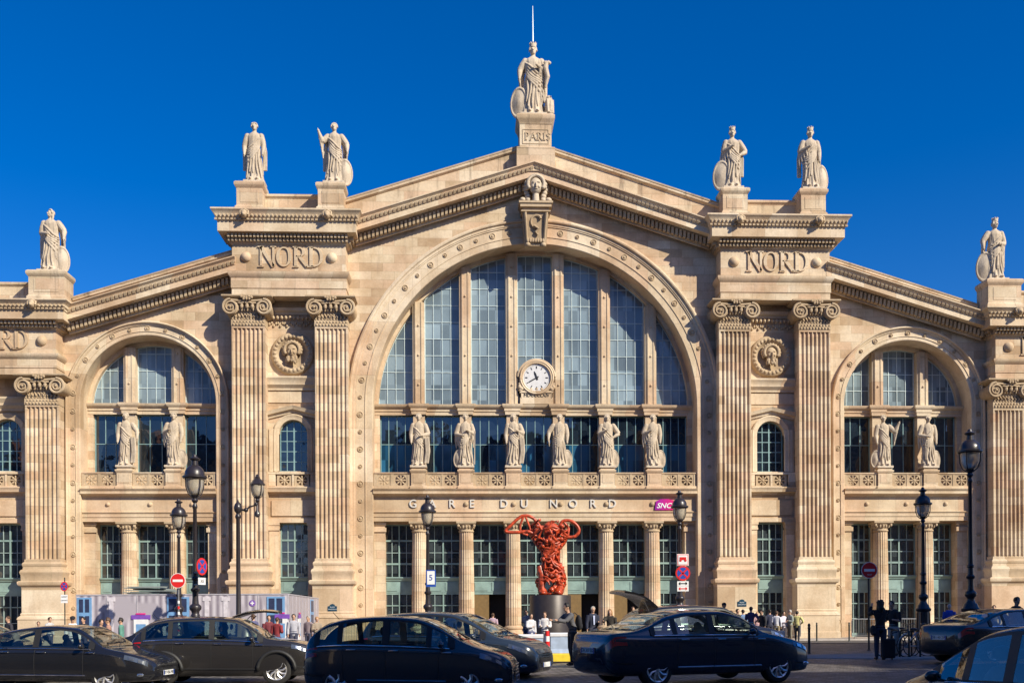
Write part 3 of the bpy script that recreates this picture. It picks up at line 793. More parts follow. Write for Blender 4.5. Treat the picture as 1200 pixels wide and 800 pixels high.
for s in (-1,1):
    cx=s*SB; ms=[cx-1.385,cx+1.385]
    screen(cx,SR,ms,False)
    r2=SR-.22; upper_mullions(cx,SZ,r2+.04,ms)
    a=MB(); a.arch(cx,SZ,[(SR+.1,1.2),(SR+.1,1.16),(r2,1.16),(r2,1.62)],14.0,40); add('arch_frame',a,M['trim'],autosm=40)
    ed=[cx-r2]+ms+[cx+r2]
    for a_,b_ in zip(ed,ed[1:]):
        x0=a_+(.34 if a_!=ed[0] else 0); x1=b_-(.34 if b_!=ed[-1] else 0)
        window((x0+x1)/2,(x1-x0)/2,14.04,14,GLY,4,1.0,mat=M['frame_hi'],glass=M['glass_hi'],arc=(cx,SZ,r2),fr=.05,bar=.018)
        x0=a_+(.34 if a_!=ed[0] else .1); x1=b_-(.34 if b_!=ed[-1] else .1)
        window((x0+x1)/2,(x1-x0)/2,10.02,10,GLY-.05,3,1.7,mat=M['frame_lo'],glass=M['glass_lo'],top=13.42,fr=.05,bar=.02)
        x0=a_+(.38 if a_!=ed[0] else .42); x1=b_-(.38 if b_!=ed[-1] else .42)
        tall_door((x0+x1)/2,(x1-x0)/2,6.95,1.35)
    # boss discs on the side entablature
    for q in (-1,0,1):
        bs=MB(); bs.lathe([(.13,0),(.13,.03),(.09,.09),(.001,.11)],12,M=Matrix.Translation((cx+q*2.4,.22,8.05))@Matrix.Rotation(PI/2,4,'X')); add('boss',bs,M['trim'],autosm=50)

# name of the station in separate upright letters, with stone bosses between
def bar2(mb,p0,p1,w,y0,y1):
    dx,dz=p1[0]-p0[0],p1[1]-p0[1]; L=math.hypot(dx,dz); nx,nz=-dz/L*w/2,dx/L*w/2
    q=[(p0[0]+nx,p0[1]+nz),(p0[0]-nx,p0[1]-nz),(p1[0]-nx,p1[1]-nz),(p1[0]+nx,p1[1]+nz)]
    mb.add([(x,y0,z) for x,z in q]+[(x,y1,z) for x,z in q],[(0,1,2,3),(4,7,6,5),(0,4,5,1),(1,5,6,2),(2,6,7,3),(3,7,4,0)])
def text_mesh(txt,size,depth,mat,parent,loc,name='lettering',rz=0,shear=0,bold=0,sx=1):
    cu=bpy.data.curves.new(name,'FONT'); cu.body=txt; cu.size=size; cu.extrude=depth; cu.align_x='CENTER'; cu.align_y='CENTER'; cu.offset=bold; cu.shear=shear; cu.resolution_u=3
    o=bpy.data.objects.new(name,cu); C.objects.link(o); dg=bpy.context.evaluated_depsgraph_get()
    me=bpy.data.meshes.new_from_object(o.evaluated_get(dg)); bpy.data.objects.remove(o)
    me.transform(Matrix.Translation(loc)@Matrix.Rotation(rz,4,'Z')@Matrix.Rotation(PI/2,4,'X')@Matrix.Scale(sx,4,(1,0,0)))
    return link_mesh(me,name,mat,parent)
for ch,px in (('G',484),('A',506.5),('R',529.5),('E',553),('D',590.5),('U',614.5),('N',649),('O',672),('R',695.5),('D',718.5)):
    x=(px-626.3)/20.02+X0-.1
    text_mesh(ch,.66,.03,M['letter'],ST,(x,.17,8.05),bold=.006)
for px in (500,546,602,657.5,711.5,766):
    x=(px-626.3)/20.02
    bs=MB(); bs.lathe([(.15,0),(.15,.03),(.1,.1),(.001,.12)],12,M=Matrix.Translation((x,.22,8.05))@Matrix.Rotation(PI/2,4,'X')); add('boss',bs,M['carved'],autosm=50)

# keystone with a head
kz=ARC_Z+ARC_R
k=MB()
kp=[(-.78,kz+1.85),(.78,kz+1.85),(.62,kz-.28),(-.62,kz-.28)]
k.add([(X0+x,-.95 if i<2 else -.55,z) for i,(x,z) in enumerate(kp)]+[(X0+x,.1,z) for x,z in kp],[(0,1,2,3),(4,7,6,5),(0,4,5,1),(1,5,6,2),(2,6,7,3),(3,7,4,0)])
k.box(X0-.9,X0+.9,-1.08,0,kz+1.8,kz+2.0); k.box(X0-.98,X0+.98,-1.15,0,kz+2.0,kz+2.12); k.box(X0-.85,X0+.85,-1.02,0,kz+1.55,kz+1.62)
for s in (-1,1):
    k.tube([(X0+s*.62,-1.0,kz+1.5),(X0+s*.55,-.82,kz+.7),(X0+s*.5,-.62,kz-.1)],[.09,.08,.07],6)
    k.ball((X0+s*.45,-.62,kz-.22),(.16,.12,.13),8)
pts=[(X0+.28*math.cos(a)*(1-.0*a),-.92+.16*(i/9),kz+1.15+.28*math.sin(a)-i*.02) for i,a in enumerate([PI*.1*j*1.6 for j in range(10)])]
k.tube(pts,.07,6); k.tube([(X0-.1,-.86,kz+.8),(X0+.16,-.84,kz+.62),(X0,-.78,kz+.45),(X0+.14,-.74,kz+.28)],[.08,.09,.08,.05],6)
for i in range(7): k.ball((X0-.45+i*.15,-.66,kz+.0),(.09,.1,.14),6)
ko=add('keystone',k,M['carved'],autosm=40)
h=MB(); head_relief(h,X0,-1.0,kz+3.0,1.05,beard=False); h.lathe([(.22,0),(.18,.4),(.17,.6)],10,c=(X0,-.95,kz+2.1))
for s in (-1,1):
    for i in range(6): h.ball((X0+s*(.5+.06*math.sin(i)),-.75,kz+3.3-i*.2),(.18,.18,.17),8)
    h.ball((X0+s*.75,-.75,kz+2.3),(.2,.2,.14),8)
add('keystone_head',h,M['statue'],parent=ko,autosm=60)

# clock
CX=(629-626.3)/20+X0-.02; CZ=15.62
c=MB(); yk=.86
c.box(CX-.98,CX+.98,yk,1.3,14.06,14.45); c.box(CX-.92,CX+.92,yk+.002,1.3,14.4,14.75); c.box(CX-.92,CX-.88,yk-.03,yk+.01,14.42,14.74); c.box(CX+.88,CX+.92,yk-.03,yk+.01,14.42,14.74); c.box(CX-1.0,CX+1.0,yk-.05,1.3,14.72,14.84)
c.lathe([(1.04,-.3),(1.04,.14),(.97,.22),(.90,.17),(.86,.2),(.80,.1),(.78,.06),(.76,.0)],40,M=Matrix.Translation((CX,yk+.1,CZ))@Matrix.Rotation(PI/2,4,'X'),cap=False)
c.box(CX-1.0,CX+1.0,yk+.12,1.3,14.84,CZ); 
for s in (-1,1):
    c.ball((CX+s*1.0,yk,CZ-.55),(.12,.12,.15),8); c.ball((CX+s*.9,yk,14.98),(.16,.12,.14),8); c.tube([(CX+s*1.02,yk,CZ-.3),(CX+s*.95,yk-.02,CZ-.8),(CX+s*1.05,yk,14.9)],.07,6)
for i in range(5): c.ball((CX-.6+i*.3,yk+.08,14.96-.0),(.12,.1,.1),8)
c.tube([(CX+1.1*math.cos(a),yk+.05,CZ+1.08*math.sin(a)) for a in [PI*.02+PI*.96*i/20 for i in range(21)]],.07,6)
co=add('clock',c,M['trim'],autosm=40)
d=MB(); d.lathe([(.79,0),(.79,.04),(.001,.04)],40,M=Matrix.Translation((CX,yk+.06,CZ))@Matrix.Rotation(PI/2,4,'X')); add('dial',d,M['clock_white'],parent=co)
d=MB()
for i in range(12):
    a=2*PI*i/12; w_=.035 if i%3 else .05
    bar2(d,(CX+.54*math.sin(a),CZ+.54*math.cos(a)),(CX+.68*math.sin(a),CZ+.68*math.cos(a)),w_*1.3,yk+.005,yk+.018)
for i in range(60):
    a=2*PI*i/60; bar2(d,(CX+.71*math.sin(a),CZ+.71*math.cos(a)),(CX+.74*math.sin(a),CZ+.74*math.cos(a)),.012,yk+.006,yk+.017)
add('hour_marks',d,M['black'],parent=co)
for L_,ang,w_ in ((.40,-20,.12),(.66,-120,.065)):
    a=math.radians(ang); d=MB(); bar2(d,(CX-.14*math.sin(a),CZ-.14*math.cos(a)),(CX+L_*.75*math.sin(a),CZ+L_*.75*math.cos(a)),w_,yk-.02+w_*.2,yk-.005+w_*.2); bar2(d,(CX+L_*.7*math.sin(a),CZ+L_*.7*math.cos(a)),(CX+L_*math.sin(a),CZ+L_*math.cos(a)),w_*.5,yk-.021+w_*.2,yk-.006+w_*.2); add('clock_hand',d,M['black'],parent=co)
text_mesh('MDCCCLXIV',.30,.012,M['black'],co,(CX,yk-.012,14.57),name='carved_date',sx=.9)

# railway company plate at the end of the frieze
m,t,b=nt('magenta_plate'); co_=N(t,'ShaderNodeTexCoord'); sp=N(t,'ShaderNodeSeparateXYZ'); t.links.new(co_.outputs['Generated'],sp.inputs[0])
rp=N(t,'ShaderNodeValToRGB'); rp.color_ramp.elements[0].color=(.75,.02,.12,1); rp.color_ramp.elements[1].color=(.28,.01,.30,1); t.links.new(sp.outputs[0],rp.inputs[0])
iv=N(t,'ShaderNodeMath',operation='SUBTRACT'); iv.inputs[0].default_value=1; t.links.new(sp.outputs[0],iv.inputs[1]); t.links.new(iv.outputs[0],rp.inputs[0]); t.links.new(rp.outputs[0],b.inputs['Base Color']); b.inputs['Roughness'].default_value=.35
px0=(769-626.3)/20.02; d=MB(); ol=[(0,-.33),(1.45,-.33),(1.32,.0),(1.15,.22),(.75,.32),(.3,.3),(.06,.18)]
d.add([(px0+x,.20,8.02+z) for x,z in ol]+[(px0+x,.12,8.02+z) for x,z in ol],[tuple(range(7)),tuple(range(13,6,-1))]+[(i,(i+1)%7,7+(i+1)%7,7+i) for i in range(7)])
so=add('company_sign',d,m); text_mesh('SNCF',.42,.012,M['white'],so,(px0+.62,.11,7.93),name='sign_lettering',shear=.3,bold=.008,sx=1.05)

# pedestal of the top statue
p=MB(); P=lambda h,y:[(X0-h,.6),(X0-h,y),(X0+h,y),(X0+h,.6)]
p.box(X0-1.1,X0+1.1,-1.25,.6,27.0,28.3); p.around(P(1.0,-1.15),[(-.2,28.28),(.1,28.28),(.1,28.36),(0,28.42),(-.2,28.42)])
p.box(X0-.915,X0+.915,-1.096,.6,28.3,29.9); p.around(P(.92,-1.1),[(-.2,29.74),(.02,29.74),(.05,29.87),(.14,29.98),(.18,30.07),(.18,30.22),(.08,30.33),(-.2,30.33)]); p.box(X0-.9,X0+.9,-1.05,.5,29.9,30.33)
po=add('crowning_pedestal',p,M['attic'],autosm=30)
q=MB(); q.box(X0-.76,X0-.72,-1.125,-1.1,28.6,29.45); q.box(X0+.72,X0+.76,-1.125,-1.1,28.6,29.45); q.box(X0-.72,X0+.72,-1.125,-1.1,29.41,29.45); q.box(X0-.72,X0+.72,-1.125,-1.1,28.6,28.64)
serif_letters(q,'PARIS',X0-.62,28.82,.42,-1.1,th=.04,gap=.13); add('raised_lettering',q,M['carved'],parent=po)
# pedestals of the other roof statues
def roof_ped(cx,hw,z0,z1,y0=-1.65):
    p=MB(); P=[(cx-hw,-.3),(cx-hw,y0+.1),(cx+hw,y0+.1),(cx+hw,-.3)]
    p.around(P,[(-.3,z0),(.08,z0),(.08,z0+.25),(.02,z0+.32),(0,z0+.34),(0,z1-.38),(.03,z1-.34),(.1,z1-.24),(.12,z1-.2),(.12,z1-.08),(.05,z1),(-.3,z1)])
    p.box(cx-hw+.01,cx+hw-.01,y0+.112,-.3,z0+.01,z1-.01); p.box(cx-hw*.7,cx+hw*.7,y0+.08,y0+.11,z0+.5,z1-.5)
    add('roof_pedestal',p,M['attic'],autosm=30)
for s in (-1,1):
    for q in (-2.28,2.28): roof_ped(s*13.85+q,.72,24.38,26.06)
    roof_ped(s*27.35,.98,19.2,20.92,-1.75)
    # blank end blocks of the far pavilion attic
    roof_ped(s*32.6,.8,19.2,20.92,-1.75)
# street name plaques
def plaque(cx,z,y):
    d=MB(); ol=[(-.26,-.18),(.26,-.18),(.26,.1),(.15,.12),(.12,.2),(0,.24),(-.12,.2),(-.15,.12),(-.26,.1)]
    n=len(ol); d.add([(cx+x,y,z+q) for x,q in ol]+[(cx+x,y-.03,z+q) for x,q in ol],[tuple(range(n)),tuple(range(2*n-1,n-1,-1))]+[(i,(i+1)%n,n+(i+1)%n,n+i) for i in range(n)])
    o=add('street_name_plaque',d,simple('dark_green_blue_enamel',(.01,.05,.09),.3)); text_mesh('PLACE',.09,.004,M['white'],o,(cx,y-.035,z+.05),name='plaque_lettering'); text_mesh('NAPOLEON III',.075,.004,M['white'],o,(cx,y-.035,z-.07),name='plaque_lettering')
plaque(-11.65,2.0,-1.1); plaque(11.95,2.15,-1.1)
# roof and side of the train hall behind the facade
r=MB()
for s in (-1,1):
    r.add([(0,.4,26.9),(s*11,.4,23.6),(s*11,40,23.6),(0,40,26.9)],[(0,1,2,3)])
    r.add([(s*17,.4,21.4),(s*28,.4,18.1),(s*28,40,18.1),(s*17,40,21.4)],[(0,1,2,3)])
    r.box(min(s*10.8,s*17.2),max(s*10.8,s*17.2),.3,12,19,24.0)
r.box(-28,28,30,30.5,0,18)
add('roof',r,M['zinc'])
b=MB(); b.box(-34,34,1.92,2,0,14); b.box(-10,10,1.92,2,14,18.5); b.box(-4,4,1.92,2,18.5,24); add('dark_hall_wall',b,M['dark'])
# ---------------------------------------------------------------- draped stone statues
def statue_mesh(seed,H,left='down',right='bent',shield=0,crown='bun',sway=.02,turn=0,twist=1.0,extra=None,wide=1.0,plinth_w=True,plinth=True):
    """a draped standing figure facing -y with its left/right given as seen from the front (-1 = picture left)"""
    rnd=random.Random(seed); mb=MB(); h=H
    z0=.035*h if plinth else 0
    if plinth: mb.box(-.17*h*wide,.17*h*wide,-.13*h,.12*h,0,.04*h)
    keys=[(.0,.150,.115),(.03,.148,.112),(.12,.132,.10),(.28,.118,.092),(.42,.116,.090),(.52,.112,.085),(.60,.096,.075),(.68,.104,.082),(.755,.116,.082),(.80,.105,.068),(.828,.06,.05),(.845,.038,.038)]
    n=72; rows=46; vs=[]; ph=[rnd.random()*6 for _ in range(6)]
    k1=rnd.choice((9,10,11)); k2=rnd.choice((15,17,19))
    def lerp(z):
        for a,b in zip(keys,keys[1:]):
            if z<=b[0]:
                u=(z-a[0])/(b[0]-a[0]); return (a[1]+(b[1]-a[1])*u,a[2]+(b[2]-a[2])*u)
        return keys[-1][1:]
    def cx(z): return sway*h*math.sin(min(1,z/.8)*PI)*(1)-sway*.4*h*math.sin(z*PI*2)
    for i in range(rows):
        z=.845*i/(rows-1); rx,ry=lerp(z)
        amp=.25*max(0,1-z/.68)**.6+.07*(1 if z<.8 else 0)
        for k in range(n):
            a=2*PI*k/n; t1=twist*z*1.3
            f=(1-abs(math.sin(k1*.5*(a+t1)+ph[0]+.5*math.sin(z*7+ph[1]))))*1.0+.5*(1-abs(math.sin(k2*.5*(a-t1*.7)+ph[2]+z*5)))-.7
            knee=.10*math.exp(-((z-.30)/.10)**2)*max(0,math.cos(a+PI/2-.45*(1 if sway>0 else -1)))**2
            rr=1+amp*f*.62+knee
            vs.append((cx(z)+rx*h*rr*math.cos(a)*wide,ry*h*rr*math.sin(a),z*h*.985+z0))
    fs=[(i*n+k,i*n+(k+1)%n,(i+1)*n+(k+1)%n,(i+1)*n+k) for i in range(rows-1) for k in range(n)]+[tuple(reversed(range(n))),tuple((rows-1)*n+k for k in range(n))]
    mb.add(vs,fs)
    # mantle folds sweeping from one shoulder to the other hip and hanging edges
    sd=1 if sway>0 else -1
    for j in range(6):
        u=j/5; pts=[];rad=[]
        for q in range(9):
            v=q/8; a=-PI*(.92-.84*v) if sd>0 else -PI*(.08+.84*v)
            z=.74-.05*u*2-(.20+.16*u)*v+.02*math.sin(v*6+j)-.05*math.sin(PI*v)*(.5+u)
            rx,ry=lerp(max(z,.05)); pts.append((cx(z)+rx*h*1.07*math.cos(a)*wide,ry*h*1.12*math.sin(a),z*h+z0)); rad.append((.010+.008*math.sin(PI*v))*h)
        mb.tube(pts,rad,6)
    for j in range(7):
        a=-PI*(.1+.8*j/6)+rnd.uniform(-.08,.08); zt=rnd.uniform(.42,.6); zb=rnd.uniform(.05,.2); pts=[]
        for q in range(7):
            z=zt+(zb-zt)*q/6; rx,ry=lerp(z); aa=a+.12*math.sin(z*9+j)
            pts.append((cx(z)+rx*h*1.07*math.cos(aa)*wide,ry*h*1.08*math.sin(aa),z*h+z0))
        mb.tube(pts,[.006*h,.012*h,.015*h,.016*h,.016*h,.015*h,.008*h],6)
    for s in (-1,1): mb.ball((s*.055*h+cx(0),-.115*h,.03*h+z0),(.03*h,.05*h,.022*h),8)
    # arms
    for s,mode in ((-1,left),(1,right)):
        S0=Vector((cx(.75)+s*.112*h,0,.765*h+z0))
        if mode=='down': E_=Vector((cx(.6)+s*.155*h,.0,.60*h+z0)); Hd=Vector((cx(.5)+s*.15*h,-.05*h,.46*h+z0))
        elif mode=='bent': E_=Vector((cx(.6)+s*.165*h,-.01*h,.61*h+z0)); Hd=Vector((cx(.6)+s*.05*h,-.125*h,.655*h+z0))
        elif mode=='belly': E_=Vector((cx(.6)+s*.165*h,-.0*h,.60*h+z0)); Hd=Vector((cx(.5)+s*.04*h,-.13*h,.56*h+z0))
        elif mode=='raised': E_=Vector((cx(.6)+s*.20*h,-.04*h,.66*h+z0)); Hd=Vector((cx(.5)+s*.25*h,-.10*h,.80*h+z0))
        elif mode=='side': E_=Vector((cx(.6)+s*.19*h,.0,.64*h+z0)); Hd=Vector((cx(.5)+s*.20*h,-.05*h,.52*h+z0))
        elif mode=='hip': E_=Vector((cx(.6)+s*.21*h,.02*h,.62*h+z0)); Hd=Vector((cx(.5)+s*.11*h,-.04*h,.55*h+z0))
        mb.tube([S0,(S0+E_)/2,E_],[.050*h,.052*h,.044*h],10); mb.tube([E_,(E_*.5+Hd*.5),Hd],[.042*h,.034*h,.021*h],10); mb.ball(S0,.050*h,10)
        for q in range(3 if plinth_w else 0): mb.tube([(S0.x+s*.01*h,.03*h+q*.02*h,.77*h+z0),(S0.x+s*(.04+.012*q)*h,.05*h,.52*h+z0),(S0.x+s*(.03+.02*q)*h,.05*h,.22*h+z0)],[.030*h,.026*h,.016*h],8); mb.ball(E_,.035*h,8)
        d=(Hd-E_).normalized(); mb.ball(Hd+d*.018*h,.022*h,8)
        for f in range(4): mb.tube([Hd+d*.02*h+Vector((0,0,(f-1.5)*.009*h)),Hd+d*.05*h+Vector((0,-.004*h,(f-1.5)*.010*h))],[.007*h,.005*h],5)
        # hanging sleeve / mantle from the forearm
        if mode in ('bent','belly','raised','side'):
            for q in range(4):
                P=E_.lerp(Hd,q/4); ln=(.26-.05*q)*h
                mb.tube([P,P+Vector((s*.004*h,.012*h,-ln*.5)),P+Vector((-s*.01*h,.015*h,-ln))],[.024*h,.019*h,.010*h],7)
    # head
    hc=Vector((cx(.8)*.8,-.012*h,.925*h+z0-.015*h)); ca,sa=math.cos(turn),math.sin(turn)
    def hp(x,y,z): return (hc.x+(x*ca-y*sa)*h,hc.y+(x*sa+y*ca)*h,hc.z+z*h)
    mb.tube([(cx(.8),0,.80*h+z0),(hc.x,0,.90*h+z0)],[.036*h,.031*h],10)
    mb.ball(hp(0,0,0),(.043*h,.05*h,.060*h),14); mb.ball(hp(0,-.022,-.032),(.028*h,.028*h,.026*h),8)
    mb.tube([hp(0,-.046,.014),hp(0,-.060,-.010)],[.007*h,.010*h],6)
    for s in (-1,1): mb.ball(hp(s*.017,-.046,.018),(.014*h,.008*h,.005*h),6)
    mb.ball(hp(0,-.049,-.026),(.014*h,.007*h,.004*h),6)
    for i in range(11):
        a=PI*(i/10); mb.ball(hp(.046*math.cos(a),.0,.012+.055*math.sin(a)),(.018*h,.03*h,.018*h),7)
    mb.ball(hp(0,.035,.02),(.042*h,.04*h,.05*h),8)
    if crown=='bun': mb.ball(hp(0,.065,.03),.028*h,8)
    if crown=='mural':
        mb.lathe([(.046*h,.0),(.05*h,.05*h),(.04*h,.05*h),(.038*h,.03*h)],12,c=hp(0,0,.045))
        for i in range(8): a=2*PI*i/8; mb.ball((hp(.045*math.cos(a),.045*math.sin(a),.105)),.012*h,6)
    if crown=='tiara':
        for i in range(7): a=PI*(-.1+1.2*i/6); mb.ball(hp(.044*math.cos(a)*.9,-.025,.045+.018*abs(math.sin(a))),.014*h,6)
    if crown=='long':
        for s in (-1,1): mb.tube([hp(s*.04,.01,0),hp(s*.048,.01,-.06),hp(s*.06,-.01,-.12)],[.02*h,.018*h,.01*h],6)
    if shield:
        s=abs(shield)/shield; sx=s*(.185 if plinth_w else .155)*h*wide; sh=(.44 if plinth_w else .35)*h if abs(shield)<2 else .5*h
        Mx=Matrix.Translation((sx,-.015*h,sh*.5+.0*h))@Matrix.Rotation(s*.35,4,'Z')@Matrix.Rotation(s*-.07,4,'Y')@Matrix.Diagonal((.55,1,1,1))@Matrix.Rotation(PI/2,4,'X')
        mb.lathe([(.001,-.02*h),(sh*.5,-.02*h),(sh*.5,.012*h),(sh*.44,.018*h),(sh*.40,.008*h),(sh*.1,.03*h),(.001,.035*h)],28,M=Mx)
    if extra=='staff': mb.tube([(.16*h,-.14*h,.05*h),(.165*h,-.13*h,.60*h),(.17*h,-.12*h,.68*h)],.012*h,7)
    if extra=='sheaf':
        for q in range(5): mb.tube([(.15*h+q*.008*h,-.12*h,.55*h),(.16*h+q*.012*h,-.13*h,.70*h),(.15*h+q*.02*h,-.13*h,.78*h)],[.014*h,.014*h,.02*h],6)
    if extra=='cloth':
        for q in range(4): mb.tube([(.13*h+q*.02*h,-.10*h,.55*h),(.15*h+q*.018*h,-.10*h,.3*h),(.12*h+q*.02*h,-.08*h,.08*h)],[.02*h,.022*h,.014*h],6)
    if extra=='paris':
        # cornucopia arm, eagle and a big shield beside the robe
        mb.tube([(.17*h,-.05*h,.42*h),(.20*h,-.08*h,.56*h),(.17*h,-.08*h,.68*h),(.19*h,-.08*h,.75*h)],[.018*h,.035*h,.04*h,.03*h],8)
        for q in range(5): mb.ball((.165*h+.02*h*q*.8,-.09*h,.75*h+.01*h*math.sin(q*3)),.024*h,6)
        mb.ball((.225*h,-.04*h,.16*h),(.07*h,.07*h,.14*h),10); mb.ball((.215*h,-.06*h,.27*h),.035*h,8); mb.tube([(.22*h,-.07*h,.28*h),(.25*h,-.10*h,.275*h)],[.016*h,.006*h],6)
        for q in range(5): mb.tube([(.27*h-q*.02*h,-.06*h-q*.01*h,.24*h),(.285*h-q*.02*h,-.05*h-q*.012*h,.06*h)],[.02*h,.01*h],6)
    return mb
def statue(name_label,cx,y,z,H,seed,voxel=None,**k):
    mb=statue_mesh(seed,H,**k); me=remesh(mb,voxel or H*.0050,1)
    o=link_mesh(me,'statue',M['statue']); o.location=(cx,y,z)
    return tag(o,name_label,'statue',k and None)
def grp(o,g): o['group']=g; return o
G1='draped statues along the roofline'; G2='draped statues on the window balcony'
LO=.08
low=[(0,dict(left='down',right='belly',extra='cloth',crown='bun',sway=.02),'stone statue holding hanging cloth, first on the big balcony above the G'),
     (1,dict(left='belly',right='bent',extra='staff',crown='tiara',sway=-.02,shield=-1),'stone statue gripping a short staff, second on the big balcony'),
     (2,dict(left='down',right='bent',extra='cloth',crown='long',sway=.025,twist=-1),'bearded looking stone statue with folded robe standing just before the clock'),
     (3,dict(left='side',right='down',crown='bun',sway=-.02,shield=1),'stone statue with hip-high oval shield just past the clock'),
     (4,dict(left='bent',right='hip',crown='long',sway=.02,shield=1,twist=-1),'stone statue with hand at its throat and shield, above the D of NORD'),
     (5,dict(left='bent',right='down',crown='bun',sway=-.03,shield=1,twist=1.6),'stone statue wrapped in diagonal robe, last before the magenta company plate')]
for i,k,lb in low: grp(statue(lb,cm[i],.28,10.16,3.12,20+i,plinth_w=False,wide=.92,**k),G2)
sd=[(-SB-1.385,dict(left='down',right='side',crown='long',sway=.02,extra='cloth'),'stone statue with cloth over its arm on the hoarding side balcony'),
    (-SB+1.385,dict(left='bent',right='down',crown='tiara',sway=-.02,shield=1),'stone statue with round shield behind the tallest lantern of the hoarding side'),
    (SB-1.385,dict(left='down',right='raised',crown='tiara',sway=.02,shield=-1),'stone statue leaning on a shield with one hand lifted, side bay above the cycle stand'),
    (SB+1.385,dict(left='belly',right='down',crown='bun',sway=-.02,extra=None,shield=1,twist=1.5),'stone statue holding a long gown in the side bay, next to the big black lantern')]
for i,(x,k,lb) in enumerate(sd): grp(statue(lb,x,.28,10.16,3.12,40+i,plinth_w=False,wide=.92,**k),G2)
top=[(-13.85-2.05,26.05,3.45,dict(left='down',right='down',crown='tiara',sway=-.015,twist=.5),'robed statue with both arms lowered on the roof block, above the first NORD'),
     (-13.85+2.42,26.05,3.5,dict(left='raised',right='side',crown='bun',sway=.02,shield=1),'roof statue raising one hand high with an oval shield beside its skirt'),
     (13.85-2.35,26.05,3.5,dict(left='bent',right='hip',crown='mural',sway=.025,shield=-2,twist=-1),'crowned roof statue with hand on hip and shield behind its skirt, past the central gable'),
     (13.85+2.28,26.05,3.55,dict(left='bent',right='down',crown='mural',sway=-.015,shield=1),'crowned roof statue clasping its mantle, shield by its feet, outer corner of its block'),
     (-27.35,20.9,3.55,dict(left='belly',right='side',crown='long',sway=.03,shield=1,turn=-.6),'long haired roof statue looking sideways, on the low end block above the hoarding side'),
     (27.1,20.9,3.55,dict(left='side',right='belly',crown='mural',sway=-.02,shield=-2,turn=.3),'crowned roof statue with big tilted shield on the low end block above the lantern')]
for i,(x,z,H,k,lb) in enumerate(top): grp(statue(lb,x,-1.05,z,H,60+i,**k),G1)
pa=statue('tall crowned statue with shield and eagle standing on the PARIS pedestal at the peak',X0-.1,-.45,30.33,4.15,99,left='side',right='bent',crown='mural',shield=-1,extra='paris',sway=.01,wide=1.1); grp(pa,G1)
r=MB(); r.tube([(0,0,0),(0,0,1.4),(0,0,2.55)],[.05,.035,.015],8); r.lathe([(.12,-.05),(.05,.05)],8)
o=r.build('lightning_rod',simple('pale_rod',(.6,.7,.75),.4)); o.location=(X0-.08,-.35,34.42); tag(o,'thin pale lightning rod rising over the crowned statue on the peak','lightning rod')

# ---------------------------------------------------------------- street lamps
def lantern(parent,z,k=1.0,roof='dome'):
    """lantern with its foot at z"""
    a=MB(); L_=lambda pr:[(r*k,q*k) for r,q in pr]
    a.lathe(L_([(.05,-.12),(.09,-.06),(.06,0),(.10,.05),(.12,.08),(.09,.1)]),12,c=(0,0,z))
    n=4
    for i in range(4):
        an=PI/4+PI/2*i; c,s=math.cos(an),math.sin(an)
        a.tube([(c*.07*k,s*.07*k,z+.02*k),(c*.20*k,s*.20*k,z+.12*k),(c*.27*k,s*.27*k,z+.3*k),(c*.28*k,s*.28*k,z+.55*k)],.016*k,6)
    if roof=='dome': a.lathe(L_([(.30,.53),(.33,.56),(.33,.60),(.27,.63),(.26,.72),(.22,.80),(.15,.87),(.09,.90),(.085,1.02),(.14,1.05),(.15,1.08),(.07,1.12),(.05,1.18),(.001,1.2)]),18,c=(0,0,z))
    else: a.lathe(L_([(.30,.53),(.31,.56),(.27,.60),(.17,.74),(.10,.80),(.11,.84),(.06,.88),(.05,.94),(.001,.97)]),6,c=(0,0,z))
    fr=a.build('lantern',M['iron'],parent,autosm=40)
    g=MB(); g.lathe(L_([(.08,.08),(.16,.14),(.22,.30),(.25,.54)]),18,c=(0,0,z)); g.build('lantern_glass',M['lampglass'],fr,autosm=60)
    b=MB(); b.lathe(L_([(.03,.54),(.06,.44),(.07,.36),(.04,.30),(.001,.28)]),10,c=(0,0,z)); b.build('bulb',M['white'],fr,autosm=60)
    return fr
def lamp(px,s,zt,label,k=1.0,roof='dome',off=None):
    x,y=spot(px,s); g=gz(x,y); o=empty('street_lamp',(x,y,g),0,label,'street lamp','black iron street lamps on the square')
    zt-=g
    foot=MB(); foot.lathe([(.36,0),(.36,.12),(.29,.18),(.24,.7),(.22,1.35),(.27,1.40),(.28,1.46),(.23,1.50),(.20,1.60),(.15,1.64),(.11,1.74),(.12,1.80),(.17,1.86),(.18,1.93),(.15,1.98),(.10,2.02),(.085,2.2),(.09,2.36),(.13,2.40),(.135,2.45),(.09,2.49),(.08,2.7),(.11,2.73),(.11,2.78),(.075,2.82)],14)
    for i in range(8):
        a=2*PI*i/8; foot.tube([(.26*math.cos(a),.26*math.sin(a),.2),(.22*math.cos(a),.22*math.sin(a),1.34)],.03,5)
    foot.build('pedestal',M['iron'],o,autosm=40)
    top=zt-1.2*k
    p=MB(); p.lathe([(.08,2.8),(.072,3.2),(.055,top-.3),(.075,top-.27),(.075,top-.22),(.045,top-.15),(.045,top-.05)],12); p.build('post',M['iron'],o,autosm=40)
    lantern(o,top,k,roof); return o
lamp(229,40,1.75+186/40,'tall lamp post whose lantern overlaps the side balcony, behind the black cars',1.08)
lamp(210,31,1.75+134/31,'shorter lamp post with lantern half hidden beside the taller one, beside a no entry disc',1.0)
lamp(501.5,31.5,1.75+137/31.5,'lamp post in front of the first columns, with a white and blue notice on it',1.0)
lamp(797,31.5,1.75+141/31.5,'lamp post before the last columns, with round no stopping sign and plates on its post',1.0)
lamp(1082,31.5,1.75+143/31.5,'slim lamp post rising between the side bay columns behind the bicycles',1.0)
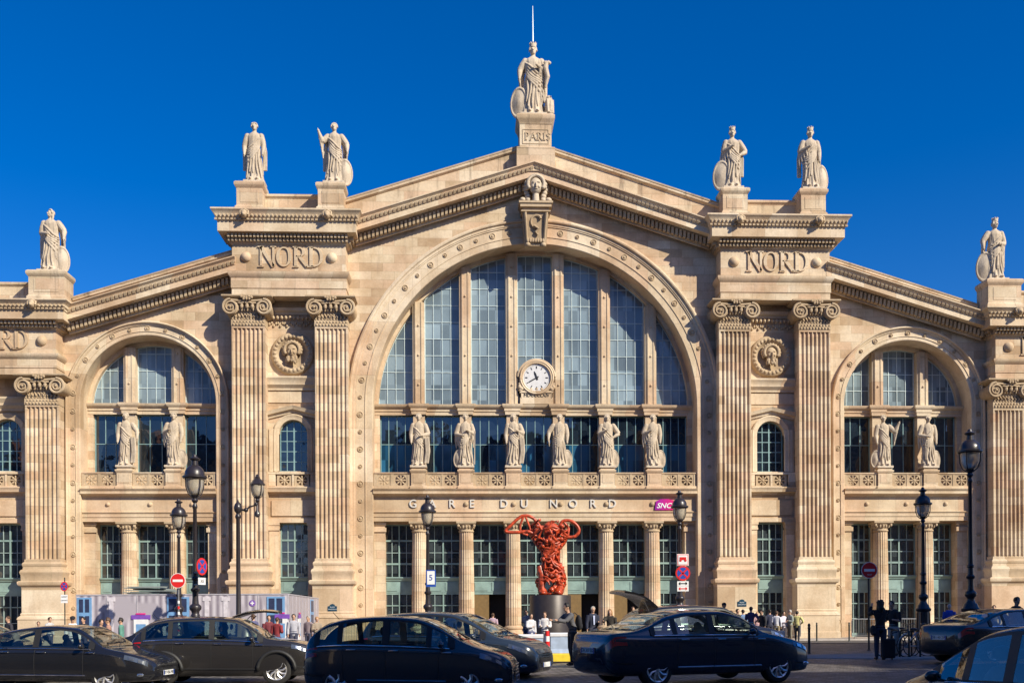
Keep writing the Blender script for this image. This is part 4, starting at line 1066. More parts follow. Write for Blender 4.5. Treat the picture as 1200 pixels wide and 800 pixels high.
lamp(1137.5,38.5,1.75+211/38.5,'tallest black lamp post, beside the end pilaster behind the dark saloon',1.12)
# bracket lamp
x,y=spot(279.5,31); o=empty('street_lamp',(x,y,gz(x,y)),0,'black post with a curled side bracket carrying its lantern before a pilaster','street lamp','black iron street lamps on the square')
p=MB(); p.lathe([(.2,0),(.2,.5),(.14,.6),(.12,1.3),(.10,1.4),(.085,3),(.075,5.3),(.11,5.35),(.11,5.42),(.06,5.5),(.14,5.6),(.16,5.72),(.12,5.86),(.04,5.95),(.001,6.05)],12); p.build('post',M['iron'],o,autosm=40)
p=MB(); p.tube([(.1,0,5.66),(.3,0,5.62),(.42,0,5.75),(.58,0,5.8),(.72,0,5.88),(.74,0,6.0)],[.05,.035,.035,.03,.035,.03],8); p.ball((.3,0,5.64),.09,8); p.ball((.68,0,5.86),.08,8); p.lathe([(.001,-.4),(.1,-.34),(.11,-.22),(.04,-.12),(.03,.3)],10,c=(.72,0,5.75)); p.build('bracket',M['iron'],o,autosm=50)
l_=lantern(o,6.05,.98,'cone'); l_.location.x=.73

# ---------------------------------------------------------------- signs
red=simple('traffic_red',(.62,.02,.02),.35,noise_amt=.05); blue=simple('traffic_blue',(.02,.07,.35),.35,noise_amt=.05); grey=simple('galvanised_steel',(.30,.30,.31),.4,metal=.7); dkg=simple('dark_green_post',(.03,.035,.03),.45); pink=simple('faded_pink_red',(.75,.30,.28),.5)
def disc(mb,r,z,y,th=.012): mb.lathe([(r,0),(r,th),(.001,th)],28,M=Matrix.Translation((0,y,z))@Matrix.Rotation(PI/2,4,'X'))
def no_entry(parent,r,z,y=-.07):
    a=MB(); disc(a,r,z,y); o=a.build('sign_disc',M['white'],parent); a=MB(); disc(a,r*.93,z,y-.013,.004); a.build('red_field',red,o)
    a=MB(); a.box(-r*.66,r*.66,y-.024,y-.018,z-r*.16,z+r*.16); a.build('white_bar',M['white'],o); return o
def no_stop(parent,r,z,y=-.07,rx=1,cross=True):
    a=MB(); disc(a,r,z,y); o=a.build('sign_disc',red,parent); a=MB(); disc(a,r*.78,z,y-.013,.004); a.build('blue_field',blue,o)
    a=MB()
    for s in ((1,-1) if cross else (1,)): bar2(a,(-s*r*.62,z-r*.62),(s*r*.62,z+r*.62),r*.2,y-.022,y-.018)
    a.build('red_cross',red,o)
    if rx!=1: o.scale.x=rx
    return o
def plate(parent,w,h,z,y,txts=(),mat=None,name='sign_plate',tm=None):
    a=MB(); a.box(-w/2,w/2,y-.012,y,z-h/2,z+h/2); o=a.build(name,mat or M['white'],parent)
    for tx,sz,dz in txts: text_mesh(tx,sz,.002,tm or M['black'],o,(0,y-.016,z+dz),name='sign_lettering')
    return o
def arrow(parent,w,z,y,m):
    a=MB(); bar2(a,(-w/2,z),(w/2,z),w*.12,y-.018,y-.013)
    for s in (-1,1):
        for q in (-1,1): bar2(a,(s*w/2,z),(s*w*.32,z+q*w*.16),w*.10,y-.0185,y-.0135)
    a.build('arrow',m,parent)
def post(px,s,z,r,label,name='traffic_sign',g='traffic signs round the square',rz=0,mat=None):
    x,y=spot(px,s); gg=gz(x,y); o=empty(name,(x,y,gg),rz,label,'traffic sign',g)
    p=MB(); p.lathe([(r*2.2,0),(r*2,.03),(r,.05),(r,z-gg)],10); p.build('post',mat or grey,o,autosm=40); return o,gg
o,g=post(1018,33,3.45,.035,'brown red no entry disc on a thin post beside the woman taking a photo',mat=dkg); no_entry(o,.29,1.75+46/33-g); text_mesh('SAUF',.07,.002,M['white'],o,(0,-.10,1.75+46/33-g-.16),name='sign_lettering')
o,g=post(76,23,3.6,.03,'small round no stopping sign on a dark post beside the end pilaster',mat=dkg); no_stop(o,.24,1.75+32/23-g,rx=.8); plate(o,.34,.42,1.75+17.5/23-g,-.06,[('ARRET',.1,.1),('GENANT',.085,-.08)])
x,y=spot(209.5,32.5); o=empty('traffic_sign',(x,y-.02,gz(x,y)),0,'bright red no entry disc on a red and white banded pole behind the SUV','traffic sign','traffic signs round the square'); no_entry(o,.27,1.75+38/32.5)
a=MB(); a.lathe([(.03,0),(.03,3.1)],10); a.build('post',grey,o)
for i in range(9):
    a=MB(); a.lathe([(.04,.5+i*.2),(.04,.6+i*.2)],10); a.build('band',red if i%2 else M['white'],o)
x,y=spot(233,40.5); o=empty('traffic_sign',(x,y-.12,gz(x,y)),1.2,'narrow angled no stopping disc on the tall lamp post by the hoarding','traffic sign','traffic signs round the square'); no_stop(o,.25,1.75+54/40.5,y=-.14); plate(o,.34,.2,1.75+37/40.5,-.14,[('3t5',.13,0)])
a=MB(); a.box(-.02,.02,-.14,0.1,2.9,2.94); a.box(-.02,.02,-.14,.1,2.55,2.59); a.build('clamp',grey,o)
x,y=spot(799,32); o=empty('traffic_sign',(x,y-.14,gz(x,y)),0,'pink bordered notice, no stopping disc and two arrow plates stacked on one lamp post','traffic sign','traffic signs round the square')
z0_=1.75-gz(x,y); q=plate(o,.43,.43,z0_+59/32,-.07); a=MB(); a.box(-.20,.20,-.092,-.082,z0_+59/32-.2,z0_+59/32+.2); a.build('pink_border',pink,q); a=MB(); a.box(-.165,.165,-.1,-.092,z0_+59/32-.165,z0_+59/32+.165); a.build('notice_face',M['white'],q)
a=MB(); a.box(-.12,.12,-.112,-.1,z0_+59/32+.0,z0_+59/32+.10); a.ball((-.09,-.106,z0_+59/32-.02),(.05,.01,.05),8); a.ball((.09,-.106,z0_+59/32-.02),(.05,.01,.05),8); a.build('red_emblem',red,q)
no_stop(o,.27,z0_+43.5/32); b_=plate(o,.42,.17,z0_+31.5/32,-.07); arrow(b_,.3,z0_+31.5/32,-.07,M['black']); b_=plate(o,.42,.19,z0_+25.5/32,-.07); arrow(b_,.3,z0_+25.5/32,-.07,red)
x,y=spot(503.5,31.8); o=empty('bus_notice',(x,y-.12,gz(x,y)),0,'upright white notice with blue border fixed to the lamp post before the columns','notice'); z0_=1.75-gz(x,y)+39/31.8
a=MB(); a.box(-.12,.24,-.1,-.07,z0_-.31,z0_+.31); q=a.build('notice_board',blue,o); a=MB(); a.box(-.08,.20,-.112,-.1,z0_-.22,z0_+.27); a.build('notice_face',M['white'],q); text_mesh('5',.3,.003,blue,q,(.06,-.118,z0_+.02),name='sign_lettering')

# ---------------------------------------------------------------- bollards, barriers, blocks
for i,(px,s,lb) in enumerate([(948,35.5,'thin dark bollard standing alone on the setts in front of the saloon bonnet'),(957,22,'thin dark bollard close to the pilaster pedestal'),(995,22.5,'thin dark bollard at the corner of the side bay railing')]):
    x,y=spot(px,s); a=MB(); a.lathe([(.06,0),(.05,.04),(.042,.08),(.042,.82),(.05,.84),(.05,.87),(.035,.9),(.05,.95),(.03,1.0),(.001,1.02)],12); o=a.build('bollard',dkg,autosm=40); o.location=(x,y,gz(x,y)); tag(o,lb,'bollard','thin bollards by the kerb')
def crowd_barrier(px0,px1,s,label):
    (xa,ya),(xb,yb)=spot(px0,s),spot(px1,s); L_=math.hypot(xb-xa,yb-ya)
    o=empty('crowd_barrier',(xa,ya,.12 if ya>-4 else gz(xa,ya)),math.atan2(yb-ya,xb-xa),label,'barrier','steel barriers along the station')
    f=MB(); f.tube([(0,0,.15),(0,0,1.02),(.08,0,1.1),(L_-.08,0,1.1),(L_,0,1.02),(L_,0,.15)],.02,6); f.tube([(0,0,.2),(L_,0,.2)],.015,6); f.build('frame',grey,o)
    b=MB(); n=int(L_/.13)
    for i in range(1,n): b.tube([(L_*i/n,0,.2),(L_*i/n,0,1.1)],.009,5)
    b.build('bars',grey,o)
    for s_ in (.2,L_-.2):
        k=MB(); k.tube([(s_,-.28,0),(s_,0,.18),(s_,.28,0)],.015,5); k.build('foot',grey,o)
crowd_barrier(916,938,21,'steel crowd barrier between the two pilaster pedestals by the tall door')
crowd_barrier(998,1042,21,'steel crowd barrier along the side bay doors, nearest the pilaster')
crowd_barrier(1043,1088,21,'steel crowd barrier along the side bay doors behind the bicycles')
crowd_barrier(384,418,23,'low steel barrier in front of the pilaster pedestal with a street name plaque')
bw=simple('white_concrete_barrier',(.66,.66,.68),.6,scale=3); by=simple('yellow_band_paint',(.70,.52,.04),.5); bb=simple('shade_blue_barrier',(.34,.42,.55),.5)  # barriers are white; the bluish shade of their sides is put into the colour
def jersey(px0,px1,s,label):
    (xa,ya),(xb,yb)=spot(px0,s),spot(px1,s); L_=math.hypot(xb-xa,yb-ya); o=empty('concrete_barrier',(xa,ya,gz((xa+xb)/2,ya)-.0),math.atan2(yb-ya,xb-xa),label,'barrier','white and yellow road barriers')
    def pr(mb,ol,x0,x1):
        n=len(ol); mb.add([(x0,y,z) for y,z in ol]+[(x1,y,z) for y,z in ol],[(i,(i+1)%n,n+(i+1)%n,n+i) for i in range(n)]+[tuple(range(n)),tuple(reversed(range(n,2*n)))])
    a=MB(); pr(a,[(-.22,.24),(-.15,.36),(-.12,.72),(.12,.72),(.15,.36),(.22,.24)],0,L_); a.build('body',bb,o)
    a=MB(); pr(a,[(-.24,0),(-.24,.2),(-.225,.235),(.225,.235),(.24,.2),(.24,0)],-.005,L_+.005); a.build('yellow_base',by,o)
    a=MB(); pr(a,[(-.14,.725),(-.14,.8),(-.1,.83),(.1,.83),(.14,.8),(.14,.725)],-.01,L_+.01); a.build('white_cap',bw,o)
jersey(607,636,40,'pale road barrier with yellow foot nearest the front of the blue MPV'); jersey(645,684,40,'pale road barrier with yellow foot beside the backpacker')
x,y=spot(641,41); a=MB()
for i in range(6):
    a.mi=i%2; a.lathe([(.09-.005*i,.02+i*.15),(.088-.005*i,.17+i*.15)],12)
o=a.build('striped_marker_post',[M['white'],red]); o.location=(x,y,gz(x,y)); tag(o,'white and red striped marker post between the two pale road barriers','marker post')

# ---------------------------------------------------------------- hoarding round the works on the left
hx0,hy0=spot(90,28); hx1,hy1=spot(338,28); hx2,hy2=spot(373,21.6)
def hoard_mat():
    m,t,b=nt('printed_hoarding_sheet'); L=t.links.new; b.inputs['Roughness'].default_value=.45
    co=N(t,'ShaderNodeTexCoord'); sp=N(t,'ShaderNodeSeparateXYZ'); L(co.outputs['Object'],sp.inputs[0])
    wv=N(t,'ShaderNodeMath',operation='MULTIPLY'); wv.inputs[1].default_value=21.0; L(sp.outputs[0],wv.inputs[0]); si=N(t,'ShaderNodeMath',operation='SINE'); L(wv.outputs[0],si.inputs[0])
    no=N(t,'ShaderNodeTexNoise',i_Scale=.8,i_Detail=1.0); L(co.outputs['Object'],no.inputs['Vector'])
    g=N(t,'ShaderNodeMapRange',i_1=.42,i_2=.5); L(no.outputs[0],g.inputs[0]); mu=N(t,'ShaderNodeMath',operation='MULTIPLY'); L(si.outputs[0],mu.inputs[0]); L(g.outputs[0],mu.inputs[1])
    rp=N(t,'ShaderNodeMapRange',i_1=-1,i_2=1); L(mu.outputs[0],rp.inputs[0]); mx=N(t,'ShaderNodeMix',data_type='RGBA'); mx.inputs[6].default_value=(.24,.21,.25,1); mx.inputs[7].default_value=(.55,.51,.55,1); L(rp.outputs[0],mx.inputs[0]); L(mx.outputs[2],b.inputs['Base Color']); return m
hpl=simple('printed_pale_column',(.60,.56,.60),.5); hm=hoard_mat(); hf=simple('hoarding_frame',(.4,.38,.42),.5); hb=simple('printed_blue_frame',(.16,.32,.55),.5); hd=simple('printed_dark_pane',(.03,.04,.09),.4); hp_=simple('printed_purple',(.20,.08,.42),.4); hr=simple('printed_magenta',(.7,.03,.25),.4)
def panel_run(xa,ya,xb,yb,label,prints,h=2.5):
    L_=math.hypot(xb-xa,yb-ya); o=empty('site_hoarding',(xa,ya,gz(xa,ya)),math.atan2(yb-ya,xb-xa),label,'hoarding','printed hoardings round the works')
    n=max(2,int(L_/1.25))
    for i in range(n):
        a=MB(); a.box(L_*i/n+.005,L_*(i+1)/n-.005,-.02,.02,.05,h); a.build('panel',hm,o)
        b=MB(); b.box(L_*i/n-.02,L_*i/n+.02,-.035,.04,0,h+.03); b.build('upright',hf,o)
    a=MB(); a.box(0,L_,-.04,.04,h,h+.05); a.build('top_rail',hf,o)
    for x,w,kind in prints:
        if kind=='window':
            a=MB(); a.box(x,x+w,-.045,-.02,.3,h-.08); q=a.build('printed_window',hb,o); a=MB()
            for i in range(3):
                for j in range(2):
                    a.box(x+.08+(w-.1)/2*j,x+(w-.1)/2*(j+1),-.05,-.045,.4+i*.7,.95+i*.7)
            a.build('printed_pane',hd,q)
        elif kind=='poster':
            a=MB(); a.box(x,x+w,-.05,-.02,.5,1.55); q=a.build('printed_poster',M['white'],o); a=MB(); a.box(x-.1,x+w+.1,-.055,-.05,1.5,1.68); a.build('printed_band',hp_,q); a=MB(); a.box(x+.1,x+w-.1,-.06,-.055,1.7,1.76); a.build('printed_band',hr,q); a=MB(); a.box(x+.1,x+w-.1,-.055,-.05,.7,1.3); a.build('printed_picture',hb,q)
        elif kind=='pilaster':
            a=MB(); a.box(x,x+w,-.04,-.02,.25,h-.25); a.box(x-.08,x+w+.08,-.045,-.02,h-.25,h-.08); a.build('printed_pilaster',hpl,o)
        elif kind=='logo':
            a=MB(); a.lathe([(.13,0),(.13,.01),(.001,.01)],16,M=Matrix.Translation((x,-.03,h-.35))@Matrix.Rotation(PI/2,4,'X')); q=a.build('printed_emblem',hp_,o); a=MB(); bar2(a,(x-.08,h-.35),(x+.08,h-.35),.05,-.05,-.045); bar2(a,(x,h-.43),(x,h-.27),.05,-.051,-.046); a.build('emblem_cross',M['white'],q)
    return o
u=28.0
panel_run(hx0,hy0,hx1,hy1,'long lilac hoarding printed with stone columns and blue windows behind the parked black cars',[(.03,17/u,'window'),((157-90)/u,17/u,'poster'),((196-90)/u,26/u,'window'),((313-90)/u,21/u,'window'),((296-90)/u,0,'logo'),((325-90)/u,12/u,'poster'),((128-90)/u,5/u,'pilaster'),((240-90)/u,5/u,'pilaster'),((262-90)/u,5/u,'pilaster')])
panel_run(hx1,hy1,hx2,hy2,'short end of the lilac hoarding running back to the pilaster pedestal',[(3.2,.9,'poster'),(8.5,1.4,'window')])
# boards and sheeting piled on the site hut
x,y=spot(180,26.5); o=empty('site_hut',(x,y,0),0,'low site hut behind the hoarding with only its flat roof edge showing','hut')
a=MB(); a.box(-1.3,1.3,-.9,.9,0,2.45); a.build('wall',hf,o); a=MB(); a.box(-1.4,1.4,-1,1,2.45,2.5); a.build('roof',M['zinc'],o)
a=MB(); rnd=random.Random(5); pg=simple('grey_boards',(.22,.25,.24),.7)
for i in range(9):
    Mx=Matrix.Translation((rnd.uniform(-.15,.15),rnd.uniform(-.3,.3),2.545+i*.045))@Matrix.Rotation(rnd.uniform(-.12,.12),4,'Z')@Matrix.Rotation(rnd.uniform(-.012,.03),4,'Y'); a.box(-1.2+rnd.uniform(0,.3),1.2-rnd.uniform(0,.7)*(i/5),-.25,.25,0,.035,Mx)
ob=a.build('board_pile',pg); ob.location=(x,y,0); tag(ob,'untidy pile of grey boards lying on the hut roof above the hoarding','pile of boards')

# ---------------------------------------------------------------- red sculpture on its drum
x,y=spot(645,26); g=gz(x,y); a=MB(); a.lathe([(.93,0),(.93,2.24),(.9,2.28),(.001,2.28)],40); o=a.build('drum_plinth',simple('dark_bronze_drum',(.045,.036,.034),.45,metal=.3),autosm=40); o.location=(x,y,g); tag(o,'dark round drum plinth under the red openwork sculpture','plinth')
rm=simple('rusty_orange_red',(.40,.05,.014),.42,coat=.15,noise_amt=.75,scale=6,bump=.4)
def smooth(pts,k=5):
    P_=[Vector(p) for p in pts]; out=[]
    for i in range(len(P_)-1):
        a,b_,c_,d_=P_[max(i-1,0)],P_[i],P_[i+1],P_[min(i+2,len(P_)-1)]
        for q in range(k):
            t_=q/k; out.append(.5*((2*b_)+(c_-a)*t_+(2*a-5*b_+4*c_-d_)*t_*t_+(3*b_-a-3*c_+d_)*t_**3))
    return out+[P_[-1]]
a=MB(); rnd=random.Random(11)
def sx(z):   # half width and centre of the abstract upright mass
    u=z/3.5; return (.44+.10*math.sin(u*7)+.34*sst(.5,.8,u)*(1-sst(.93,1.02,u)),.04*math.sin(u*5))
def surf(an,z):
    w_,c_=sx(z); return Vector((c_+w_*math.cos(an)*(1+.25*math.sin(z*3.1+2*an)),.75*w_*math.sin(an),z))
for i in range(78):
    an=rnd.random()*2*PI; z=rnd.uniform(.4,3.2); pts=[]; dz=rnd.uniform(-.12,.12); da=rnd.choice((-1,1))*rnd.uniform(.15,.4); ln=rnd.randint(7,13)
    for q in range(ln):
        pts.append(surf(an,min(3.35,max(.04,z)))*1.0); an+=da*(.6+.4*math.sin(q)); z+=dz+.10*math.sin(q*1.3+i)
    a.tube(pts,[.03]+[.055+.02*math.sin(q*1.7+i) for q in range(ln-2)]+[.03],7)
for i in range(40):
    an=rnd.random()*2*PI; z=rnd.uniform(.1,3.1); p_=surf(an,z); a.ball(p_,rnd.uniform(.07,.13),8)
for i in range(9): a.ball((.03*math.sin(i),0,.9+i*.27),(.34,.26,.22),10)
for s in (-1,1):   # two leg-like supports
    a.tube([(s*.3,-.1,0),(s*.42,-.12,.35),(s*.35,-.1,.8),(s*.5,-.05,1.3)],[.24,.17,.2,.14],10); a.ball((s*.34,-.25,.1),(.2,.28,.12),10)
ob=a.build('openwork_sculpture',rm,autosm=60); ob.location=(x,y,g+2.285); tag(ob,'orange red openwork sculpture of tangled tubes with two loops, on a dark drum','sculpture')
for nm,lp in (('loop',[(-.35,0,2.9),(-.75,-.05,3.45),(-1.25,-.08,3.55),(-1.75,-.1,3.15),(-2.0,-.1,2.85),(-1.4,-.1,2.82),(-.95,-.1,2.85),(-.6,-.05,2.6)]),('loop',[(.35,0,2.8),(.55,-.05,3.3),(1.0,-.08,3.3),(1.3,-.1,2.95),(1.15,-.1,2.65),(.75,-.1,2.6),(.5,-.05,2.75)])):
    b=MB(); b.tube(smooth(lp),.075,8,closed=False)
    if lp[0][0]<0: b.tube(smooth([(-1.2,-.08,3.52),(-1.35,-.1,3.1),(-1.3,-.1,2.82),(-1.0,-.1,2.68)]),.055,7); b.tube(smooth([(-1.1,-.08,3.5),(-.9,-.05,3.0),(-.8,-.05,2.7)]),.05,7)
    else: b.tube([(.62,-.05,3.3),(.85,-.08,3.0),(.8,-.08,2.62)],.05,7)
    b.build(nm,rm,ob,autosm=60)
# ---------------------------------------------------------------- cars
def interp(keys,x):
    """monotone cubic through keys"""
    n=len(keys)
    if x<=keys[0][0]: return keys[0][1]
    if x>=keys[-1][0]: return keys[-1][1]
    d=[(keys[i+1][1]-keys[i][1])/(keys[i+1][0]-keys[i][0]) for i in range(n-1)]
    m=[d[0]]+[0 if d[i-1]*d[i]<=0 else 2*d[i-1]*d[i]/(d[i-1]+d[i]) for i in range(1,n-1)]+[d[-1]]
    for i in range(n-1):
        if x<=keys[i+1][0]:
            h=keys[i+1][0]-keys[i][0]; t=(x-keys[i][0])/h
            return (2*t**3-3*t*t+1)*keys[i][1]+(t**3-2*t*t+t)*h*m[i]+(-2*t**3+3*t*t)*keys[i+1][1]+(t**3-t*t)*h*m[i+1]
def paint(name,col,rough=.25): return simple(name,col,rough,coat=1.0,noise_amt=.04,scale=2,spec=.5)
carglass=None
m,t,b=nt('car_glass'); t.nodes.remove(b); ou=[n for n in t.nodes if n.type=='OUTPUT_MATERIAL'][0]; tr=N(t,'ShaderNodeBsdfTransparent'); tr.inputs[0].default_value=(.68,.76,.72,1); gl=N(t,'ShaderNodeBsdfGlossy'); gl.inputs['Roughness'].default_value=.015; gl.inputs[0].default_value=(.95,.98,1,1)
ge=N(t,'ShaderNodeNewGeometry'); dp=N(t,'ShaderNodeVectorMath',operation='DOT_PRODUCT'); t.links.new(ge.outputs['Normal'],dp.inputs[0]); t.links.new(ge.outputs['Incoming'],dp.inputs[1]); ab=N(t,'ShaderNodeMath',operation='ABSOLUTE'); t.links.new(dp.outputs['Value'],ab.inputs[0]); om=N(t,'ShaderNodeMath',operation='SUBTRACT'); om.inputs[0].default_value=1; t.links.new(ab.outputs[0],om.inputs[1]); pw=N(t,'ShaderNodeMath',operation='POWER'); pw.inputs[1].default_value=3.0; t.links.new(om.outputs[0],pw.inputs[0]); fr=N(t,'ShaderNodeMath',operation='MULTIPLY_ADD'); fr.inputs[1].default_value=.92; fr.inputs[2].default_value=.09; t.links.new(pw.outputs[0],fr.inputs[0])
mxs=N(t,'ShaderNodeMixShader'); t.links.new(fr.outputs[0],mxs.inputs[0]); t.links.new(tr.outputs[0],mxs.inputs[1]); t.links.new(gl.outputs[0],mxs.inputs[2]); t.links.new(mxs.outputs[0],ou.inputs[0]); carglass=m
cabin=simple('grey_cabin_cloth',(.26,.24,.21),.8); tyre=simple('tyre_rubber',(.018,.017,.017),.75); rimm=simple('alloy_rim',(.72,.70,.68),.32,metal=.7); chrome=simple('chrome_trim',(.85,.85,.88),.18,metal=1.0,noise_amt=.02); plastic=simple('black_plastic',(.02,.02,.021),.55)
hl=simple('headlamp_glass',(.10,.12,.15),.08,metal=.3,coat=1); hl2=simple('headlamp_reflector',(.65,.7,.75),.15,metal=.9); tl=simple('tail_lamp_red',(.45,.012,.015),.12,coat=1); platem=simple('number_plate_white',(.75,.75,.72),.4)
def car(label,px,s,heading,L,W,H,zc,zs,paintm,side,ws,rw,wheel=.33,ax=(.80,2.75),spokes=10,group='cars waiting on the square',face=1,seams=(),hatch=False,plate_txt=None,black_arch=False,wr=.74,kind='car',pos=None,rimk=1.0,name='parked_car',seat=False):
    """x runs from the tail (0) to the nose (L); side: list of (x0,x1) side windows; ws/rw: windscreen and rear window x ranges"""
    x,y=pos if pos else spot(px,s); o=empty(name,(x,y,gz(x,y)),heading,label,'car',group); hw=W/2
    zb=[(0,.42),(.10,.28),(.3,.22),(L-.5,.20),(L-.12,.22),(L,.34)]
    wk=[(0,hw*.64),(.04,hw*.77),(.12,hw*.87),(.35,hw*.955),(.9,hw),(L-1.1,hw),(L-.55,hw*.955),(L-.22,hw*.86),(L-.05,hw*.70),(L,hw*.6)]
    def sec(xx):
        w=interp(wk,xx); b_=interp(zb,xx); s_=interp(zs,xx); s_-=.13*max(0,1-xx/.14)**2; c_=max(interp(zc,xx)-.13*max(0,1-xx/.14)**2,s_+.015); g=min(1,max(0,(c_-s_-.03)/.42))
        wt=w*(.90*(1-g)+wr*g); e=.02+.055*g
        return [(0,b_),(w*.86,b_),(w*.965,b_+.07),(w*.995,b_+.32*(s_-b_)),(w,b_+.62*(s_-b_)),(w*.985,s_-.09),(w*.955,s_-.015),(w*.925,s_+.004),(wt+.01,c_-e),(wt-.06,c_-e*.42),(wt*.6,c_-e*.12),(0,c_)]
    def chaik(p,it=2):
        for _ in range(it):
            q=[p[0]]
            for a,b2 in zip(p,p[1:]): q+=[(a[0]*.75+b2[0]*.25,a[1]*.75+b2[1]*.25),(a[0]*.25+b2[0]*.75,a[1]*.25+b2[1]*.75)]
            q.append(p[-1]); p=q
        return p
    ns=84; mb=MB(); rows=[]
    for i in range(ns+1):
        u=i/ns; xx=L*(.5-.5*math.cos(PI*u))*.35+L*u*.65
        half=chaik(sec(xx)); rows.append([(xx-L/2,-py,pz) for py,pz in half]+[(xx-L/2,py,pz) for py,pz in reversed(half[1:-1])])
    n=len(rows[0]); vs=sum(rows,[]); mb.add(vs,[(i*n+k,i*n+(k+1)%n,(i+1)*n+(k+1)%n,(i+1)*n+k) for i in range(ns) for k in range(n)]+[tuple(range(n)),tuple(reversed([ns*n+k for k in range(n)]))])
    body=mb.build('body',[paintm,plastic],o)
    for sgn in (-1,1):
        for a_ in ax:
            c=MB(); c.mi=1; ya,yb=sorted((sgn*(hw-.34),sgn*(hw+.3))); c.lathe([(wheel+.055,ya),(wheel+.055,yb)],36,M=Matrix.Translation((a_-L/2,0,wheel))@Matrix.Rotation(-PI/2,4,'X'))
            co_=c.build('cut',[paintm,plastic]); bo=body.modifiers.new('b','BOOLEAN'); bo.object=co_; bo.operation='DIFFERENCE'; bo.solver='EXACT'
            dg=bpy.context.evaluated_depsgraph_get(); me=bpy.data.meshes.new_from_object(body.evaluated_get(dg)); body.modifiers.clear(); body.data=me; bpy.data.objects.remove(co_)
    body.data.name='body'
    # open the shell where the windows are and furnish the cabin
    bm=bmesh.new(); bm.from_mesh(body.data); dele=[]
    for f_ in bm.faces:
        c_=f_.calc_center_median(); xx=c_.x+L/2; q=sec(xx); yy=abs(c_.y); zs_,zt_=q[7][1],q[8][1]
        inside=any(a+.01<xx<b_-.01 for a,b_ in side)
        if inside and zs_+(zt_-zs_)*.12<c_.z<zs_+(zt_-zs_)*.90 and yy>q[8][0]*.9: dele.append(f_)
        else:
            for rg in (ws,rw):
                if rg and min(rg)+.02<xx<max(rg)-.02 and yy<q[9][0]*.88 and c_.z>q[7][1]+.02 and c_.z>q[9][1]-.06: dele.append(f_); break
    bmesh.ops.delete(bm,geom=dele,context='FACES'); bm.to_mesh(body.data); bm.free()
    fx=[side[-1][0]-.05,side[-2][0]-.35 if len(side)>2 else side[0][0]]
    for n_i,sx_ in enumerate(fx):
        for sg in (-1,1):
            st=MB(); y_=sg*hw*.45; X_=sx_-L/2
            st.ball((X_,y_,.86),(.09,.23,.30),12); st.ball((X_-.04,y_,H-.32),(.05,.13,.085),10); st.ball((X_+.24,y_,.62),(.28,.24,.10),12); st.build('seat',cabin,o,smooth=True)
    st=MB(); xd=(ws[0]-.25)-L/2; st.box(xd-.2,xd+.25,-hw*.8,hw*.8,.75,interp(zs,ws[0]-.25)-.03); st.tube([(xd-.30+.05*math.sin(a),-.36+.18*math.cos(a),.98+.17*math.sin(a)) for a in [2*PI*i/16 for i in range(16)]],.014,6,closed=True); st.build('dashboard',cabin,o)
    st=MB(); st.box(.6-L/2,L-1.0-L/2,-hw*.85,hw*.85,.30,.36); st.build('cabin_floor',cabin,o)
    for p in body.data.polygons: p.use_smooth=True
    body.data.set_sharp_from_angle(angle=math.radians(32))
    # patches lying on the body
    def P(xx,i,f,sg,off):
        q=sec(xx); a,b2=q[i],q[i+1]; yy=a[0]+(b2[0]-a[0])*f; zz=a[1]+(b2[1]-a[1])*f; dy,dz=b2[0]-a[0],b2[1]-a[1]; l=math.hypot(dy,dz) or 1
        ny,nz=dz/l,-dy/l
        return (xx-L/2,sg*(yy+ny*off),zz+nz*off)
    def patch(nm,mat,x0,x1,lo,hi,off,par,sg_=(-1,1),mn=.09,n_=22,ends=True):
        for sg in sg_:
            mb=MB(); prev=None
            for i in range(n_+1):
                xx=x0+(x1-x0)*i/n_; q=sec(xx)
                if mn and q[8][1]-q[7][1]<mn: prev=None; continue
                cur=[P(xx,*lo,sg,off),P(xx,*hi,sg,off)]
                if prev: mb.add([prev[0],cur[0],cur[1],prev[1]],[(0,1,2,3)])
                prev=cur
            if mb.f: mb.build(nm,mat,par,smooth=True)
    for (a_,b_) in side: patch('side_window',carglass,a_,b_,(7,.10),(7,.93),.014,o)
    if side:
        lo,hi=side[0][0]-.03,side[-1][1]+.03
        patch('window_surround',plastic,lo-.05,hi+.08,(7,-.02),(7,.11),.007,o,mn=.05); patch('window_surround',plastic,lo-.05,hi+.08,(7,.92),(7,1.0),.007,o,mn=.05)
        for a_,b_ in zip([lo-.05]+[q_[1] for q_ in side],[q_[0] for q_ in side]+[hi+.08]): patch('window_pillar',plastic,a_-.015,b_+.015,(7,.10),(7,.93),.016,o,mn=.05,n_=6)
        for sg in (-1,1):
            c=MB(); pts=[P(lo+(hi-lo)*i/14,7,.03,sg,.016) for i in range(15)]; c.tube(pts,.016,6); c.build('window_trim',chrome,o,autosm=60)
    def top(nm,mat,x0,x1,par,fr=.93):
        mb=MB(); k=12; rws=[]
        for i in range(13):
            xx=x0+(x1-x0)*i/12; q=sec(xx); pl=[q[9],q[10],q[11]]
            # slope normal
            q2=sec(min(L,xx+.02)); sl=(q2[11][1]-q[11][1])/.02; nn=math.hypot(1,sl); r_=[]
            for j in range(-k,k+1):
                f=abs(j)/k*fr; yy=q[9][0]*f
                if yy<q[10][0]: zz=q[11][1]+(q[10][1]-q[11][1])*yy/q[10][0]
                else: zz=q[10][1]+(q[9][1]-q[10][1])*(yy-q[10][0])/(q[9][0]-q[10][0])
                r_.append((xx-L/2-sl/nn*.014,math.copysign(yy,j),zz+1/nn*.014))
            rws.append(r_)
        m_=len(rws[0]); mb.add(sum(rws,[]),[(i*m_+j,i*m_+j+1,(i+1)*m_+j+1,(i+1)*m_+j) for i in range(12) for j in range(m_-1)]); mb.build(nm,mat,par,smooth=True)
    top('windscreen',carglass,ws[0],ws[1],o)
